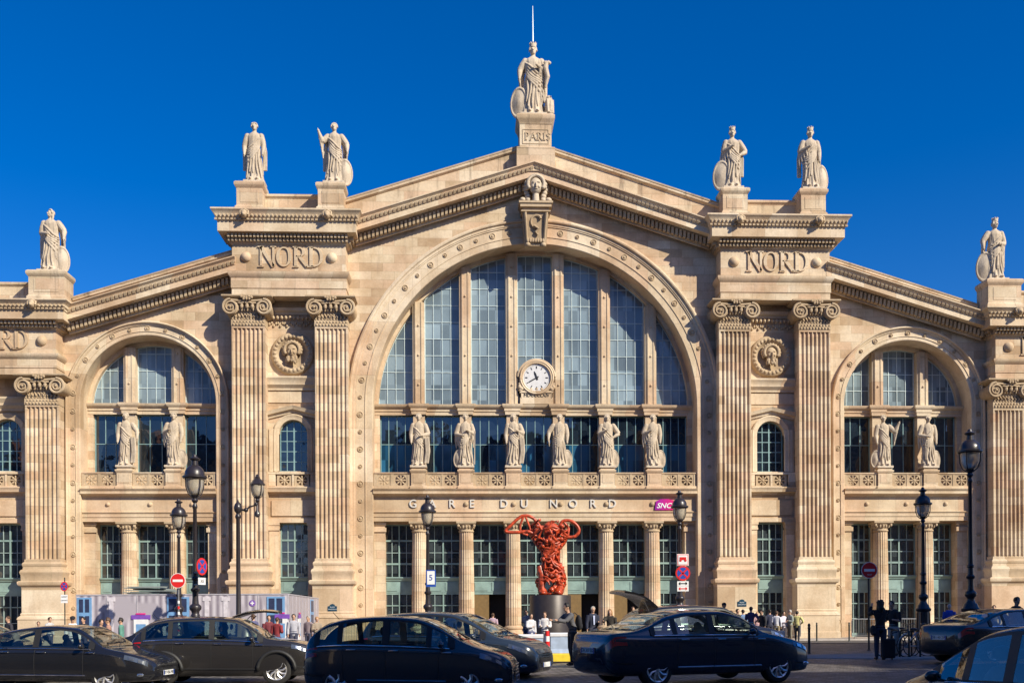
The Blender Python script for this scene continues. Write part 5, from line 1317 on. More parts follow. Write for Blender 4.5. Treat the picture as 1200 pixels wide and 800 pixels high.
    if rw: top('rear_window',carglass,rw[0],rw[1],o,.88)
    # seams and handles
    for xx in seams:
        for sg in (-1,1):
            c=MB(); pts=[P(xx,2,.5,sg,.002),P(xx,3,.5,sg,.003),P(xx,4,.5,sg,.003),P(xx,5,.5,sg,.003),P(xx,6,.5,sg,.003)]; c.tube(pts,.006,5); c.build('door_seam',plastic,o)
            c=MB(); p_=P(xx+.16,5,.35,sg,.022); c.tube([(p_[0]-.09,p_[1],p_[2]),(p_[0],p_[1]+sg*.01,p_[2]),(p_[0]+.09,p_[1],p_[2])],.014,6); c.build('door_handle',chrome,o)
    for sg in (-1,1):
        c=MB(); xm=side[-1][1]-.12; p_=P(xm,7,.05,sg,.0); c.ball((p_[0],p_[1]+sg*.13,p_[2]+.07),(.06,.10,.065),12); c.tube([(p_[0],p_[1],p_[2]+.02),(p_[0],p_[1]+sg*.1,p_[2]+.04)],.02,6); c.build('wing_mirror',paintm,o,smooth=True)
        # sill strip
        c=MB(); pts=[P(ax[0]+wheel+.1+(ax[1]-ax[0]-2*wheel-.2)*i/6,2,.6,sg,.006) for i in range(7)]; c.tube(pts,.014,5); c.build('sill_trim',chrome if not black_arch else plastic,o)
    patch('headlight',hl,L-.60,L-.12,(4,.95),(6,.5),.010,o,mn=0)
    patch('headlight_reflector',hl2,L-.50,L-.38,(5,.1),(5,.9),.018,o,mn=0); patch('headlight_reflector',hl2,L-.30,L-.19,(5,.1),(5,.9),.018,o,mn=0)
    patch('bumper_trim',plastic,L-.55,L-.02,(1,.6),(3,.1),.006,o,mn=0); patch('bumper_trim',plastic,.02,.5,(1,.6),(3,.1),.006,o,mn=0)
    for sg in (-1,1):
        c=MB(); c.tube([P(ax[0]+(ax[1]-ax[0])*(-.15+1.3*i/12),5,.15,sg,.003) for i in range(13)],.006,5); c.build('shoulder_crease',paintm,o,smooth=True)
        c=MB(); p_=P(L-.25,3,.0,sg,.012); c.ball(p_,(.09,.02,.04),10); c.build('fog_lamp',hl2,o,smooth=True)
    c=MB()
    for wy in (-.1,-.62): c.tube([(ws[0]-L/2+.0,wy,interp(zc,ws[0])+.015),(ws[0]-L/2-.10,wy+.25,interp(zc,ws[0]-.10)+.022),(ws[0]-L/2-.16,wy+.52,interp(zc,ws[0]-.16)+.022)],.008,5)
    c.build('wipers',plastic,o)
    c=MB(); c.tube([(.55-L/2,0,interp(zc,.8)-.02),(.42-L/2,0,interp(zc,.8)+.12)],.006,5); c.build('antenna',plastic,o)
    patch('tail_light',tl,.015,.34,(4,.6),(6,.35),.010,o,mn=0)
    # nose and tail
    q=sec(L); g=MB(); g.box(L/2-.02,L/2+.015,-q[4][0]*.75,q[4][0]*.75,q[0][1]+.10,q[7][1]-.03); g.build('grille',plastic,o)
    g=MB(); 
    for i in range(4): g.box(L/2+.014,L/2+.022,-q[4][0]*.5,q[4][0]*.5,q[0][1]+.16+i*.055,q[0][1]+.175+i*.055)
    g.build('grille_bars',chrome,o)
    for e,zz in ((1,.40),(-1,.70 if not hatch else .60)):
        g=MB(); xx=e*(L/2+.026) if e>0 else -(L/2+.012); g.box(min(xx,xx+e*.008),max(xx,xx+e*.008),-.26,.26,zz-.055,zz+.055); pl=g.build('number_plate',platem,o)
        g=MB(); g.box(min(xx+e*.009,xx+e*.011),max(xx+e*.009,xx+e*.011),-.26,-.22,zz-.055,zz+.055); g.box(min(xx+e*.009,xx+e*.011),max(xx+e*.009,xx+e*.011),.22,.26,zz-.055,zz+.055); g.build('plate_band',blue,pl)
        if plate_txt: 
            tx=text_mesh(plate_txt,.10,.002,M['black'],pl,(0,0,0),name='plate_lettering'); tx.location=(xx+e*.011,0,zz); tx.rotation_euler=(0,0,PI/2*e)
    if black_arch:
        for sg in (-1,1):
            for a_ in ax:
                c=MB(); pts=[(a_-L/2+(wheel+.09)*math.cos(q_),sg*(hw-.005),wheel+(wheel+.09)*math.sin(q_)) for q_ in [PI*i/16 for i in range(17)]]; c.tube(pts,.05,6); c.build('wheel_arch_trim',plastic,o,smooth=True)
    first=None
    for sg in (-1,1):
        for a_ in ax:
            Mx=Matrix.Rotation(sg*PI/2,4,'X')
            if first is None:
                w=MB(); R_=wheel; w.lathe([(R_*.66,-.10),(R_*.88,-.11),(R_*.97,-.09),(R_,-.04),(R_,.04),(R_*.97,.09),(R_*.88,.11),(R_*.66,.10),(R_*.62,.02),(R_*.62,-.1)],32); wme=w.build('wheel',tyre,o,autosm=45)
                r_=MB(); r_.lathe([(R_*.67,.085),(R_*.70,.10),(R_*.67,.115),(R_*.60,.10),(R_*.58,.0),(.05,-.02)],32,cap=False); r_.lathe([(R_*.17,.05),(R_*.16,.10),(R_*.1,.115),(.001,.115)],16)
                for k in range(spokes):
                    an=2*PI*k/spokes; d=(math.cos(an),math.sin(an)); an2=an+.22; d2=(math.cos(an2),math.sin(an2))
                    r_.tube([(d[0]*R_*.12,d[1]*R_*.12,.085),(d[0]*R_*.4,d[1]*R_*.4,.095),(d2[0]*R_*.63,d2[1]*R_*.63,.09)],[.030*rimk,.022*rimk,.030*rimk],6)
                rme=r_.build('rim',rimm,wme,autosm=45); dk=MB(); dk.lathe([(R_*.6,-.03),(R_*.6,-.02),(.001,-.02)],20); dkm=dk.build('brake_shadow_disc',plastic,wme); dkm.name='wheel_shadow_disc'; first=(wme,rme,dkm); w_=wme  # black disc behind the spokes, shade inside the wheel put into its colour
            else:
                w_=first[0].copy(); C.objects.link(w_); w_.parent=o
                for ch in first[1:]:
                    c=ch.copy(); C.objects.link(c); c.parent=w_
            w_.matrix_local=Matrix.Translation((a_-L/2,sg*(hw-.135),wheel))@Matrix.Rotation(-sg*PI/2,4,'X')
    return o,sec
blk=paint('black_car_paint',(.012,.012,.014)); navy=paint('midnight_blue_car_paint',(.012,.017,.032)); dgr=paint('dark_grey_car_paint',(.034,.033,.036)); mbl=paint('dark_metallic_blue_paint',(.028,.04,.058)); sgr=paint('charcoal_brown_paint',(.022,.02,.019))
rad=math.radians
# fastback saloon at the far left, nose towards the picture centre and slightly to the viewer
car('black five door fastback with chrome window line, first in the front row',80,50.5,rad(-10),4.85,1.83,1.5,
    [(0,.93),(.10,.99),(.5,1.1),(1.0,1.28),(1.7,1.44),(2.4,1.49),(2.95,1.44),(3.3,1.27),(3.75,.99),(4.2,.89),(4.6,.78),(4.8,.66),(4.85,.58)],
    [(0,.86),(.2,.94),(1.0,.95),(3.4,.93),(4.2,.83),(4.65,.70),(4.85,.54)],blk,[(.65,1.15),(1.24,2.08),(2.2,3.42)],(3.74,3.02),(.45,1.25),ax=(.86,3.80),wheel=.34,spokes=7,seams=(1.25,2.14,3.3),plate_txt='BY 456 MK',group='black cars in the front row')
# grey black SUV
car('tall black SUV with grey wheel arches parked in front of the lilac hoarding',268,47,rad(2),4.5,1.86,1.66,
    [(0,1.02),(.08,1.10),(.25,1.3),(.55,1.54),(1.0,1.63),(1.8,1.66),(2.5,1.62),(2.85,1.46),(3.35,1.13),(3.9,1.06),(4.3,.95),(4.46,.82),(4.5,.7)],
    [(0,.95),(.2,1.05),(1.0,1.08),(3.2,1.02),(3.9,.98),(4.35,.82),(4.5,.66)],sgr,[(.42,.98),(1.06,1.95),(2.05,3.1)],(3.32,2.62),(.1,.5),ax=(.87,3.55),wheel=.36,spokes=10,seams=(1.1,2.0,2.98),black_arch=True,hatch=True,group='black cars in the front row')
# compact MPV in front
car('dark grey compact hatchback with chrome handles, tallest side view in the front row centre',484,59.5,rad(-9),4.08,1.75,1.62,
    [(0,.98),(.06,1.10),(.25,1.32),(.55,1.50),(1.0,1.59),(1.6,1.62),(2.2,1.58),(2.6,1.44),(3.1,1.15),(3.4,1.02),(3.8,.90),(4.02,.76),(4.08,.62)],
    [(0,.90),(.2,1.0),(.8,1.03),(2.6,.98),(3.3,.94),(3.8,.80),(4.08,.58)],dgr,[(.36,.74),(.82,1.62),(1.72,2.48),(2.54,2.88)],(3.12,2.36),(.08,.5),ax=(.72,3.26),wheel=.315,spokes=6,seams=(.86,1.68,2.7),hatch=True,rimk=1.6,plate_txt='CE 882 RJ',group='black cars in the front row')
# MPV behind it
car('dark blue people carrier partly behind the grey hatchback, bonnet towards the road barriers',534,48.5,rad(-24),4.6,1.82,1.64,
    [(0,1.0),(.08,1.15),(.3,1.45),(.8,1.6),(1.8,1.64),(2.5,1.60),(2.9,1.46),(3.7,1.06),(4.1,.98),(4.45,.84),(4.6,.66)],
    [(0,.92),(.2,1.0),(1.0,1.04),(3.0,.99),(3.8,.94),(4.35,.78),(4.6,.6)],mbl,[(.5,1.2),(1.28,2.2),(2.3,3.3)],(3.68,2.7),(.1,.5),ax=(.85,3.65),wheel=.33,seams=(1.25,2.25,3.2),hatch=True)
# dark saloon seen from behind at the right of the middle
car('dark navy saloon with bright window line, last car of the front row',812,58.5,rad(22),4.78,1.86,1.46,
    [(0,.98),(.12,1.03),(.5,1.07),(.85,1.16),(1.35,1.36),(1.9,1.45),(2.5,1.46),(2.95,1.38),(3.55,1.02),(4.0,.93),(4.5,.80),(4.72,.66),(4.78,.56)],
    [(0,.90),(.2,.97),(1.0,.96),(3.4,.94),(4.1,.84),(4.6,.70),(4.78,.52)],navy,[(.95,1.36),(1.44,2.2),(2.3,3.22)],(3.54,2.86),(.62,1.45),ax=(.98,3.80),wheel=.34,spokes=9,seams=(1.42,2.26,3.2),plate_txt='CA 317 LD',group='black cars in the front row')
# rear quarter saloon at the right edge
pr=spot(1181,40.5)
car('dark saloon seen from behind with glowing red tail light, near the bicycles',1178,42.5,rad(20),4.8,1.86,1.48,
    [(0,.98),(.12,1.03),(.45,1.07),(.8,1.16),(1.35,1.36),(1.9,1.46),(2.5,1.47),(2.95,1.39),(3.55,1.03),(4.0,.94),(4.5,.80),(4.8,.56)],
    [(0,.90),(.2,.97),(1.0,.97),(3.4,.95),(4.1,.84),(4.6,.70),(4.8,.52)],blk,[(.98,1.38),(1.46,2.2),(2.3,3.22)],(3.54,2.9),(.6,1.4),ax=(.98,3.8),wheel=.34,seams=(1.42,2.26,3.2),plate_txt='DB 140 ZP')
# close round roofed hatchback at the bottom right corner
car('glossy dark hatchback cut off by the picture corner, nearest car of all',0,0,rad(100),4.05,1.75,1.60,
    [(0,.98),(.06,1.10),(.3,1.34),(.7,1.52),(1.2,1.585),(1.75,1.60),(2.2,1.55),(2.6,1.41),(3.1,1.12),(3.35,1.02),(3.75,.90),(4.0,.74),(4.05,.62)],
    [(0,.88),(.2,.95),(.8,.97),(2.6,.94),(3.2,.90),(3.75,.78),(4.05,.58)],paint('brown_black_car_paint',(.02,.016,.014)),[(.4,.9),(1.0,1.75),(1.86,2.42),(2.5,2.95)],(3.1,2.3),(.1,.6),ax=(.72,3.26),wheel=.31,spokes=6,seams=(1.0,1.8,2.7),hatch=True,pos=(spot(1088,105)[0]+.974,spot(1088,105)[1]-.915),wr=.76)
# cars with their tailgates up, in the second row
def tailgate(o,sec,L,xh,zh,w,ang,mat,ln=1.0):
    a=MB(); d=(math.cos(ang),math.sin(ang)); th=.05; n=(-d[1],d[0]); vs=[];k=7
    for i in range(k+1):
        u=i/k; bend=.10*math.sin(PI*u)*1.0; ww=w*(1-.12*u); px_=xh-L/2-d[0]*ln*u+n[0]*-bend; pz=zh+d[1]*ln*u+bend*.9*1
        for yy in (-ww,-ww*.6,0,ww*.6,ww):
            c=.04*(1-(yy/ww)**2); vs.append((px_,yy,pz+c))
    fs=[(i*5+j,i*5+j+1,(i+1)*5+j+1,(i+1)*5+j) for i in range(k) for j in range(4)]
    m_=len(vs); vs2=[(x,y*.98,z-th) for x,y,z in vs]; a.add(vs+vs2,fs+[tuple(m_+i for i in reversed(f)) for f in fs]+[(i*5,(i+1)*5,m_+(i+1)*5,m_+i*5) for i in range(k)]+[(i*5+4,m_+i*5+4,m_+(i+1)*5+4,(i+1)*5+4) for i in range(k)]+[(j,m_+j,m_+j+1,j+1) for j in range(4)]+[(k*5+j,k*5+j+1,m_+k*5+j+1,m_+k*5+j) for j in range(4)])
    t_=a.build('open_tailgate',mat,o,autosm=50); g=MB(); g.add([(vs[5*i+1+j][0],vs[5*i+1+j][1],vs[5*i+1+j][2]+.008) for i in (1,2,3,4) for j in (0,1,2)],[(r*3+c,r*3+c+1,(r+1)*3+c+1,(r+1)*3+c) for r in range(3) for c in range(2)]); g.build('rear_window',carglass,t_)
    for sg in (-1,1):
        s_=MB(); s_.tube([(xh-L/2-.05,sg*w*.92,zh-.45),(xh-L/2-d[0]*ln*.4,sg*w*.9,zh+d[1]*ln*.4-.03)],.012,6); s_.build('gas_strut',plastic,o)
zcE=[(0,1.0),(.08,1.15),(.3,1.45),(.75,1.62),(1.8,1.66),(2.5,1.62),(2.9,1.46),(3.45,1.12),(4.0,1.02),(4.35,.86),(4.5,.68)]; zsE=[(0,.92),(.2,1.0),(1.0,1.04),(3.0,1.0),(3.8,.94),(4.3,.8),(4.5,.6)]
o,sec=car('black estate car facing away to the edge with its tailgate raised, behind the SUV',208,41,rad(184),4.5,1.82,1.66,zcE,zsE,blk,[(.45,1.1),(1.2,2.1),(2.2,3.1)],(3.42,2.62),None,ax=(.85,3.55),seams=(1.2,2.15,3.0),hatch=True)
tailgate(o,sec,4.5,.62,1.64,.66,.10,blk,1.25)
o,sec=car('black estate car with its hatch open behind the navy saloon, luggage being loaded',822,45,rad(14),4.3,1.80,1.60,[(a*4.3/4.5,b_*1.6/1.66) for a,b_ in zcE],[(a*4.3/4.5,b_) for a,b_ in zsE],blk,[(.45,1.05),(1.15,2.0),(2.1,2.95)],(3.28,2.5),None,ax=(.8,3.4),seams=(1.15,2.05,2.9),hatch=True)
tailgate(o,sec,4.3,.65,1.56,.58,.42,blk,.95)
# roof of another car at the far left edge
car('pale roofed grey car behind the fastback, only its rear roof showing at the edge',-30,46,rad(-5),4.3,1.78,1.52,[(a*4.3/4.5,b_*1.52/1.66) for a,b_ in zcE],[(a*4.3/4.5,b_*.93) for a,b_ in zsE],paint('brown_grey_paint',(.09,.07,.055)),[(.45,1.05),(1.15,2.0),(2.1,2.95)],(3.28,2.5),(.1,.5),ax=(.8,3.4),seams=(1.15,2.05,2.9),hatch=True)
# ---------------------------------------------------------------- people
_mc={}
def cloth(col,rough=.85):
    k=tuple(col)
    if k not in _mc: _mc[k]=simple('cloth_%d'%len(_mc),col,rough,noise_amt=.12,scale=8)
    return _mc[k]
skin1=simple('skin',(.46,.27,.18),.55,noise_amt=.06); skin2=simple('dark_skin',(.14,.07,.045),.5,noise_amt=.06)
hairs=dict(dark=simple('dark_hair',(.014,.01,.008),.6),brown=simple('brown_hair',(.07,.035,.018),.6),blond=simple('blond_hair',(.36,.2,.08),.6),grey=simple('grey_hair',(.35,.33,.3),.7))
def person(label,px,s,H=1.72,rz=0,top=(.1,.1,.1),legs=(.03,.035,.06),hair='dark',sk=skin1,arms=('down','down'),stride=0,sit=False,vox=.018,long=False,bag=None,short=False,cap=None,skirt=False,lean=0,group='people in front of the station',pos=None,z=None,jacket=None,longsl=True):
    x,y=pos if pos else spot(px,s); zz=(.12 if y>-3.9 else gz(x,y)) if z is None else z
    o=empty('person',(x,y,zz),rz,label,'person',group); h=H; V=Vector
    ly=-.0
    def sh(z_): return V((0,-lean*h*(z_/h-.5) if z_>.5*h else 0,0))
    hip=.52*h; hips=[V((q*.052*h,0,hip)) for q in (-1,1)]
    if sit: hip=.28*h; hips=[V((q*.055*h,0,hip)) for q in (-1,1)]
    off=hip-.52*h
    knees=[];ank=[]
    for i,q in enumerate((-1,1)):
        st=stride*(1 if i else -1)
        if sit: k=V((q*.07*h,-.25*h,hip+.01*h)); a=V((q*.07*h,-.24*h,.045*h))
        else: k=V((q*.055*h,-.06*h*max(0,st)-.02*h*abs(st)-.012*h,.285*h)); a=V((q*.055*h,-.13*h*st if st>0 else -.12*h*st,.045*h))
        knees.append(k);ank.append(a)
    S0=[V((q*.108*h,0,.805*h+off))+sh(.8*h) for q in (-1,1)]
    E_=[];W_=[]
    for i,q in enumerate((-1,1)):
        m_=arms[i]; A=S0[i]
        if m_=='down': e=A+V((q*.03*h,.01*h,-.17*h)); w=e+V((q*.0*h,-.03*h,-.15*h))
        elif m_=='bent': e=A+V((q*.03*h,.01*h,-.17*h)); w=e+V((-q*.05*h,-.13*h,.02*h))
        elif m_=='fold': e=A+V((q*.035*h,-.02*h,-.16*h)); w=e+V((-q*.13*h,-.09*h,.01*h))
        elif m_=='up': e=A+V((q*.035*h,-.13*h,-.04*h)); w=e+V((-q*.06*h,-.06*h,.14*h))
        elif m_=='reach': e=A+V((q*.02*h,-.12*h,-.10*h)); w=e+V((-q*.02*h,-.14*h,.02*h))
        elif m_=='hip': e=A+V((q*.10*h,.03*h,-.14*h)); w=e+V((-q*.08*h,-.05*h,-.08*h))
        elif m_=='back': e=A+V((q*.03*h,.06*h,-.16*h)); w=e+V((0,.02*h,-.14*h))
        E_.append(e);W_.append(w)
    hd=V((0,-.012*h,.925*h+off))+sh(.92*h)
    b=MB()
    b.ball(hd+V((0,0,.008*h)),(.044*h,.053*h,.062*h),14); b.ball(hd+V((0,-.022*h,-.034*h)),(.030*h,.030*h,.026*h),8); b.tube([hd+V((0,-.05*h,.010*h)),hd+V((0,-.062*h,-.012*h))],[.006*h,.010*h],6)
    for q in (-1,1): b.ball(hd+V((q*.044*h,.004*h,-.002*h)),(.008*h,.013*h,.018*h),6)
    b.tube([V((0,0,.79*h+off))+sh(.8*h),hd+V((0,.005*h,-.03*h))],[.036*h,.031*h],10)
    tor=[V((0,0,hip-.02*h)),V((0,0,.60*h+off)),V((0,0,.68*h+off))+sh(.68*h),V((0,0,.76*h+off))+sh(.76*h)]
    def torso(mb,g,lo=0):
        for i in range(len(tor)-1):
            for u in (0,.33,.66,1):
                p=tor[i].lerp(tor[i+1],u); f=(i+u)/3; rx=(.088-.016*math.sin(f*PI)+.018*f)*h*g; mb.ball(p,(rx,.062*h*g,.06*h),12)
        mb.tube([S0[0]*.8+tor[3]*.2,tor[3]+V((0,0,.035*h)),S0[1]*.8+tor[3]*.2],[.046*h*g,.056*h*g,.046*h*g],10)
    torso(b,.93)
    for i in range(2):
        q=(-1,1)[i]
        b.tube([S0[i],(S0[i]+E_[i])/2,E_[i]],[.034*h,.031*h,.026*h],10); b.tube([E_[i],E_[i].lerp(W_[i],.4),W_[i]],[.026*h,.025*h,.017*h],10)
        d=(W_[i]-E_[i]).normalized(); b.ball(W_[i]+d*.022*h,(.020*h,.014*h,.024*h),8)
        side=V((0,0,1)).cross(d); side=side.normalized() if side.length>.1 else V((0,1,0))
        for f in range(4): b.tube([W_[i]+d*.035*h+side*(f-1.5)*.009*h,W_[i]+d*(.068-.004*abs(f-1.3))*h+side*(f-1.5)*.012*h+V((0,-.006*h,0))],[.0052*h,.004*h],5)
        b.tube([W_[i]+d*.015*h,W_[i]+d*.04*h+side*.028*h],[.006*h,.005*h],5)
        b.tube([hips[i],hips[i].lerp(knees[i],.5),knees[i],knees[i].lerp(ank[i],.35),ank[i]],[.055*h,.046*h,.034*h,.034*h,.022*h],10)
    me=remesh(b,vox,1); link_mesh(me,'body',sk,o)
    t_=MB(); torso(t_,1.05)
    for i in range(2):
        t_.tube([S0[i],(S0[i]+E_[i])/2,E_[i]],[.046*h,.042*h,.036*h],10)
        if longsl: t_.tube([E_[i],W_[i].lerp(E_[i],.08)],[.036*h,.028*h],10)
    if skirt or jacket: 
        for u in (0,.5,1): t_.ball((0,0,hip-.02*h-.06*h*u),(.098*h,.075*h,.05*h),12)
    me=remesh(t_,vox,2); link_mesh(me,'shirt' if not jacket else 'jacket',cloth(top),o)
    l_=MB(); l_.ball((0,0,hip+.0*h),(.092*h,.07*h,.05*h),12); l_.ball((0,0,hip+.05*h),(.086*h,.066*h,.05*h),12)
    for i in range(2):
        if short: l_.tube([hips[i],knees[i]+V((0,0,.03*h))],[.062*h,.05*h],10)
        else: l_.tube([hips[i],hips[i].lerp(knees[i],.5),knees[i],knees[i].lerp(ank[i],.4),ank[i]+V((0,0,.01*h))],[.062*h,.052*h,.042*h,.040*h,.032*h],10)
    me=remesh(l_,vox,2); link_mesh(me,'trousers' if not short else 'shorts',cloth(legs),o)
    for i in range(2):
        f=MB(); a=ank[i]; f.ball((a.x,a.y-.035*h,.022*h+max(0,a.z-.045*h)),(.026*h,.070*h,.024*h),10); f.ball((a.x,a.y+.01*h,.035*h),(.024*h,.026*h,.034*h),8); f.build('shoe',cloth((.02,.018,.018)),o,smooth=True)
    k=MB(); k.ball(hd+V((0,.012*h,.020*h)),(.048*h,.052*h,.060*h),12); 
    for q in range(7):
        a=PI*q/6; k.ball(hd+V((.040*h*math.cos(a),-.012*h,.022*h+.045*h*math.sin(a))),(.016*h,.026*h,.018*h),6)
    if long: 
        k.tube([hd+V((0,.03*h,.01*h)),hd+V((0,.045*h,-.06*h)),hd+V((0,.05*h,-.13*h))],[.05*h,.052*h,.03*h],10)
        for q in (-1,1): k.tube([hd+V((q*.04*h,.01*h,.02*h)),hd+V((q*.048*h,.01*h,-.06*h)),hd+V((q*.05*h,.0,-.11*h))],[.018*h,.018*h,.01*h],7)
    if long=='curly':
        rr=random.Random(3)
        for q in range(26):
            a=rr.random()*2*PI; e=rr.uniform(-.4,1.3); k.ball(hd+V((.056*h*math.cos(a)*math.cos(e),.012*h+.056*h*abs(math.sin(a))*math.cos(e),.02*h+.058*h*math.sin(e))),.020*h,6)
    me=remesh(k,.012,1); link_mesh(me,'hair',hairs[hair],o)
    if cap:
        c=MB(); c.lathe([(.053*h,.0),(.055*h,.02*h),(.048*h,.042*h),(.02*h,.054*h),(.001,.055*h)],14,c=tuple(hd+V((0,.004*h,.022*h)))); c.add([tuple(hd+V(p)*h) for p in ((-.04,-.04,.026),(.04,-.04,.026),(.03,-.095,.020),(-.03,-.095,.020),(-.04,-.04,.034),(.04,-.04,.034),(.03,-.095,.026),(-.03,-.095,.026))],[(0,3,2,1),(4,5,6,7),(0,1,5,4),(1,2,6,5),(2,3,7,6),(3,0,4,7)]); c.build('cap',cloth(cap),o,autosm=50)
    if jacket:
        c=MB(); c.add([tuple(V(p)*h+V((0,0,off))+sh(.7*h)) for p in ((-.02,-.083,.80),(.02,-.083,.80),(.012,-.088,.60),(-.012,-.088,.60))],[(0,1,2,3)]); c.build('shirt_front',cloth(jacket),o)
    if bag:
        c=MB(); bx=V((0,.105*h,.68*h+off)) if bag=='back' else V((.13*h,.03*h,.50*h)); r_=(.085*h,.05*h,.13*h) if bag=='back' else (.05*h,.08*h,.09*h)
        c.ball(bx,r_,14); c.ball(bx+V((0,.02*h,-.05*h)),(r_[0]*.8,r_[1],r_[2]*.5),10)
        me=remesh(c,.016,2); bo=link_mesh(me,'backpack' if bag=='back' else 'shoulder_bag',cloth((.015,.015,.018)),None); bo.location=(x,y,zz); bo.rotation_euler=(0,0,rz); tag(bo,('black backpack worn by ' if bag=='back' else 'black bag hanging from ')+{'woman':'the woman photographing beside the no entry sign','loader':'the dark figure at the open hatch'}.get(group and label[:0] or ('woman' if 'photo' in label else 'loader')),'bag')
        if bag=='back':
            st=MB()
            for q in (-1,1): st.tube([(q*.06*h,.06*h,.80*h),(q*.07*h,.0,.845*h),(q*.075*h,-.075*h,.77*h),(q*.08*h,-.06*h,.64*h),(q*.07*h,.05*h,.6*h)],.009*h,6)
            st.build('strap',cloth((.015,.015,.018)),bo)
        else:
            st=MB(); st.tube([(-.09*h,0,.83*h),(.0,.075*h,.72*h),(.12*h,.06*h,.56*h)],.007*h,6); st.build('strap',cloth((.015,.015,.018)),bo)
    return o,W_,hd
G_L='people by the hoarding'; G_C='people round the sculpture'; G_R='people waiting by the pilasters'
person('woman in black taking a photo, seen from behind beside the no entry sign',1031.5,40.5,1.72,rad(176),(.012,.012,.014),(.03,.04,.07),'dark',arms=('up','up'),vox=.012,long='curly',bag='side',stride=.2,group='people by the cycle stand')
x,y=spot(1021,40.8); 
person('man in black T-shirt bending over the bicycles',1047,37.5,1.72,rad(-50),(.02,.02,.022),(.35,.33,.30),'dark',arms=('bent','bent'),longsl=False,group='people by the cycle stand',lean=.12)
person('man in a bright blue jacket near the slim lamp post',1112.5,26.5,1.72,rad(160),(.01,.07,.42),(.03,.03,.05),'grey',arms=('down','bent'),group='people by the cycle stand')
person('dark haired person showing only a head above the dark saloon roof',1191,37,1.82,rad(20),(.02,.02,.02),hair='dark',group='people by the cycle stand')
person('person in grey by the last pilaster, mostly behind the saloon',1165,26,1.68,rad(-30),(.05,.05,.055),hair='dark',group='people by the cycle stand')
# crowd by the right pilasters
cr=[(812,24.5,1.70,'brown',(.35,.30,.26),'person with brown hair right under the arrow plates'),(832,24,1.72,'grey',(.03,.03,.04),'man in dark suit and white shirt facing the square'),
    (848.5,27.5,1.82,'dark',(.015,.018,.028),'guard in dark uniform cap standing by the pilaster'),(864,23.5,1.70,'dark',(.03,.025,.03),'person in a dark coat next to the guard'),
    (880,24.5,1.76,'brown',(.06,.045,.11),'man in purple shirt with hand on hip'),(893,23,1.66,'dark',(.02,.02,.025),'short person in black between the purple shirt and the white shirts'),
    (902,22.5,1.70,'dark',(.03,.035,.07),'person in navy jacket in the waiting crowd'),(910,22.8,1.6,'brown',(.62,.62,.66),'person in white shirt and khaki trousers'),(918,22.4,1.6,'dark',(.60,.55,.62),'person in pale striped shirt at the barrier end')]
for i,(px,s,H,hr,tp,lb) in enumerate(cr):
    person(lb,px,s,H,rad([20,0,-10,40,160,-60,180,150,30][i]),tp,[(.03,.03,.04),(.03,.03,.04),(.015,.018,.028),(.02,.02,.03),(.10,.28,.32),(.02,.02,.02),(.03,.03,.05),(.25,.2,.12),(.05,.04,.05)][i],hr,arms=[('down','bent'),('down','down'),('fold','fold'),('down','bent'),('hip','down'),('bent','down'),('down','down'),('down','bent'),('fold','down')][i],group=G_R,cap=(.012,.014,.02) if i==2 else None,jacket=(.7,.7,.72) if i==1 else None,longsl=(i not in (4,)))
# centre
person('dark figure with a backpack leaning towards the open hatch',671,43.5,1.68,rad(-70),(.10,.10,.11),(.015,.015,.018),'dark',arms=('reach','reach'),vox=.014,bag='back',stride=.3,lean=.22,group=G_C)
person('man in a navy suit with pale shirt beside the drum plinth',694.5,33,1.62,rad(15),(.02,.025,.05),(.03,.03,.05),'grey',arms=('down','bent'),jacket=(.45,.5,.7),group=G_C)
person('long haired blond woman behind the open hatch',715,33,1.52,rad(-20),(.03,.025,.02),hair='blond',long=True,arms=('reach','down'),group=G_C)
person('dark haired person behind the hatch roof, only head showing',741,28,1.66,rad(40),(.05,.04,.04),hair='brown',group=G_C)
person('man in grey T-shirt and blue jeans leaning against the fourth column',617,25,1.66,rad(-30),(.30,.29,.30),(.03,.05,.12),'dark',arms=('bent','down'),longsl=False,group=G_C)
person('man in a white shirt just in front of the dark drum',638.5,33,1.45,rad(-15),(.66,.64,.64),(.06,.06,.09),'brown',arms=('bent','bent'),group=G_C)
person('person in white beside the drum, partly behind the road barrier',622,32,1.40,rad(30),(.55,.55,.58),(.05,.06,.14),'dark',arms=('fold','down'),group=G_C)
person('woman in a checked top walking into the open doorway',577.5,23,1.62,rad(175),(.42,.30,.36),(.03,.03,.04),'brown',arms=('down','down'),stride=.5,longsl=False,group=G_C)
person('person between the columns behind the blue people carrier',557,23,1.58,rad(60),(.30,.2,.15),hair='brown',group=G_C)
for i,(px,s,H,hr,tp,lb) in enumerate([(803,22.5,1.7,'dark',(.4,.12,.1),'person in dull red next to the lamp base before the last columns'),(857,21.8,1.68,'brown',(.5,.46,.4),'person in cream standing close behind the guard'),(871,22,1.72,'dark',(.12,.2,.35),'person in mid blue between the dark coat and the purple shirt'),(887,21.6,1.6,'blond',(.5,.3,.3),'fair person in salmon pink in the waiting crowd'),(926,22.4,1.68,'grey',(.25,.28,.25),'grey haired person in sage green by the crowd barrier'),(934,22,1.62,'dark',(.55,.5,.2),'person in mustard yellow by the crowd barrier'),(753,24,1.72,'brown',(.5,.48,.46),'person in off white seen over the raised hatch car'),(528,24,1.7,'dark',(.2,.3,.45),'person in denim blue between the second and third columns')]):
    person(lb,px,s,H,rad([30,-50,200,10,-80,150,60,-20][i]),tp,[(.05,.06,.1),(.2,.17,.12),(.03,.03,.04)][i%3],hr,arms=[('down','bent'),('hip','down'),('bent','bent'),('down','back')][i%4],stride=.35 if i%2 else 0,group=G_R if i<6 else G_C)
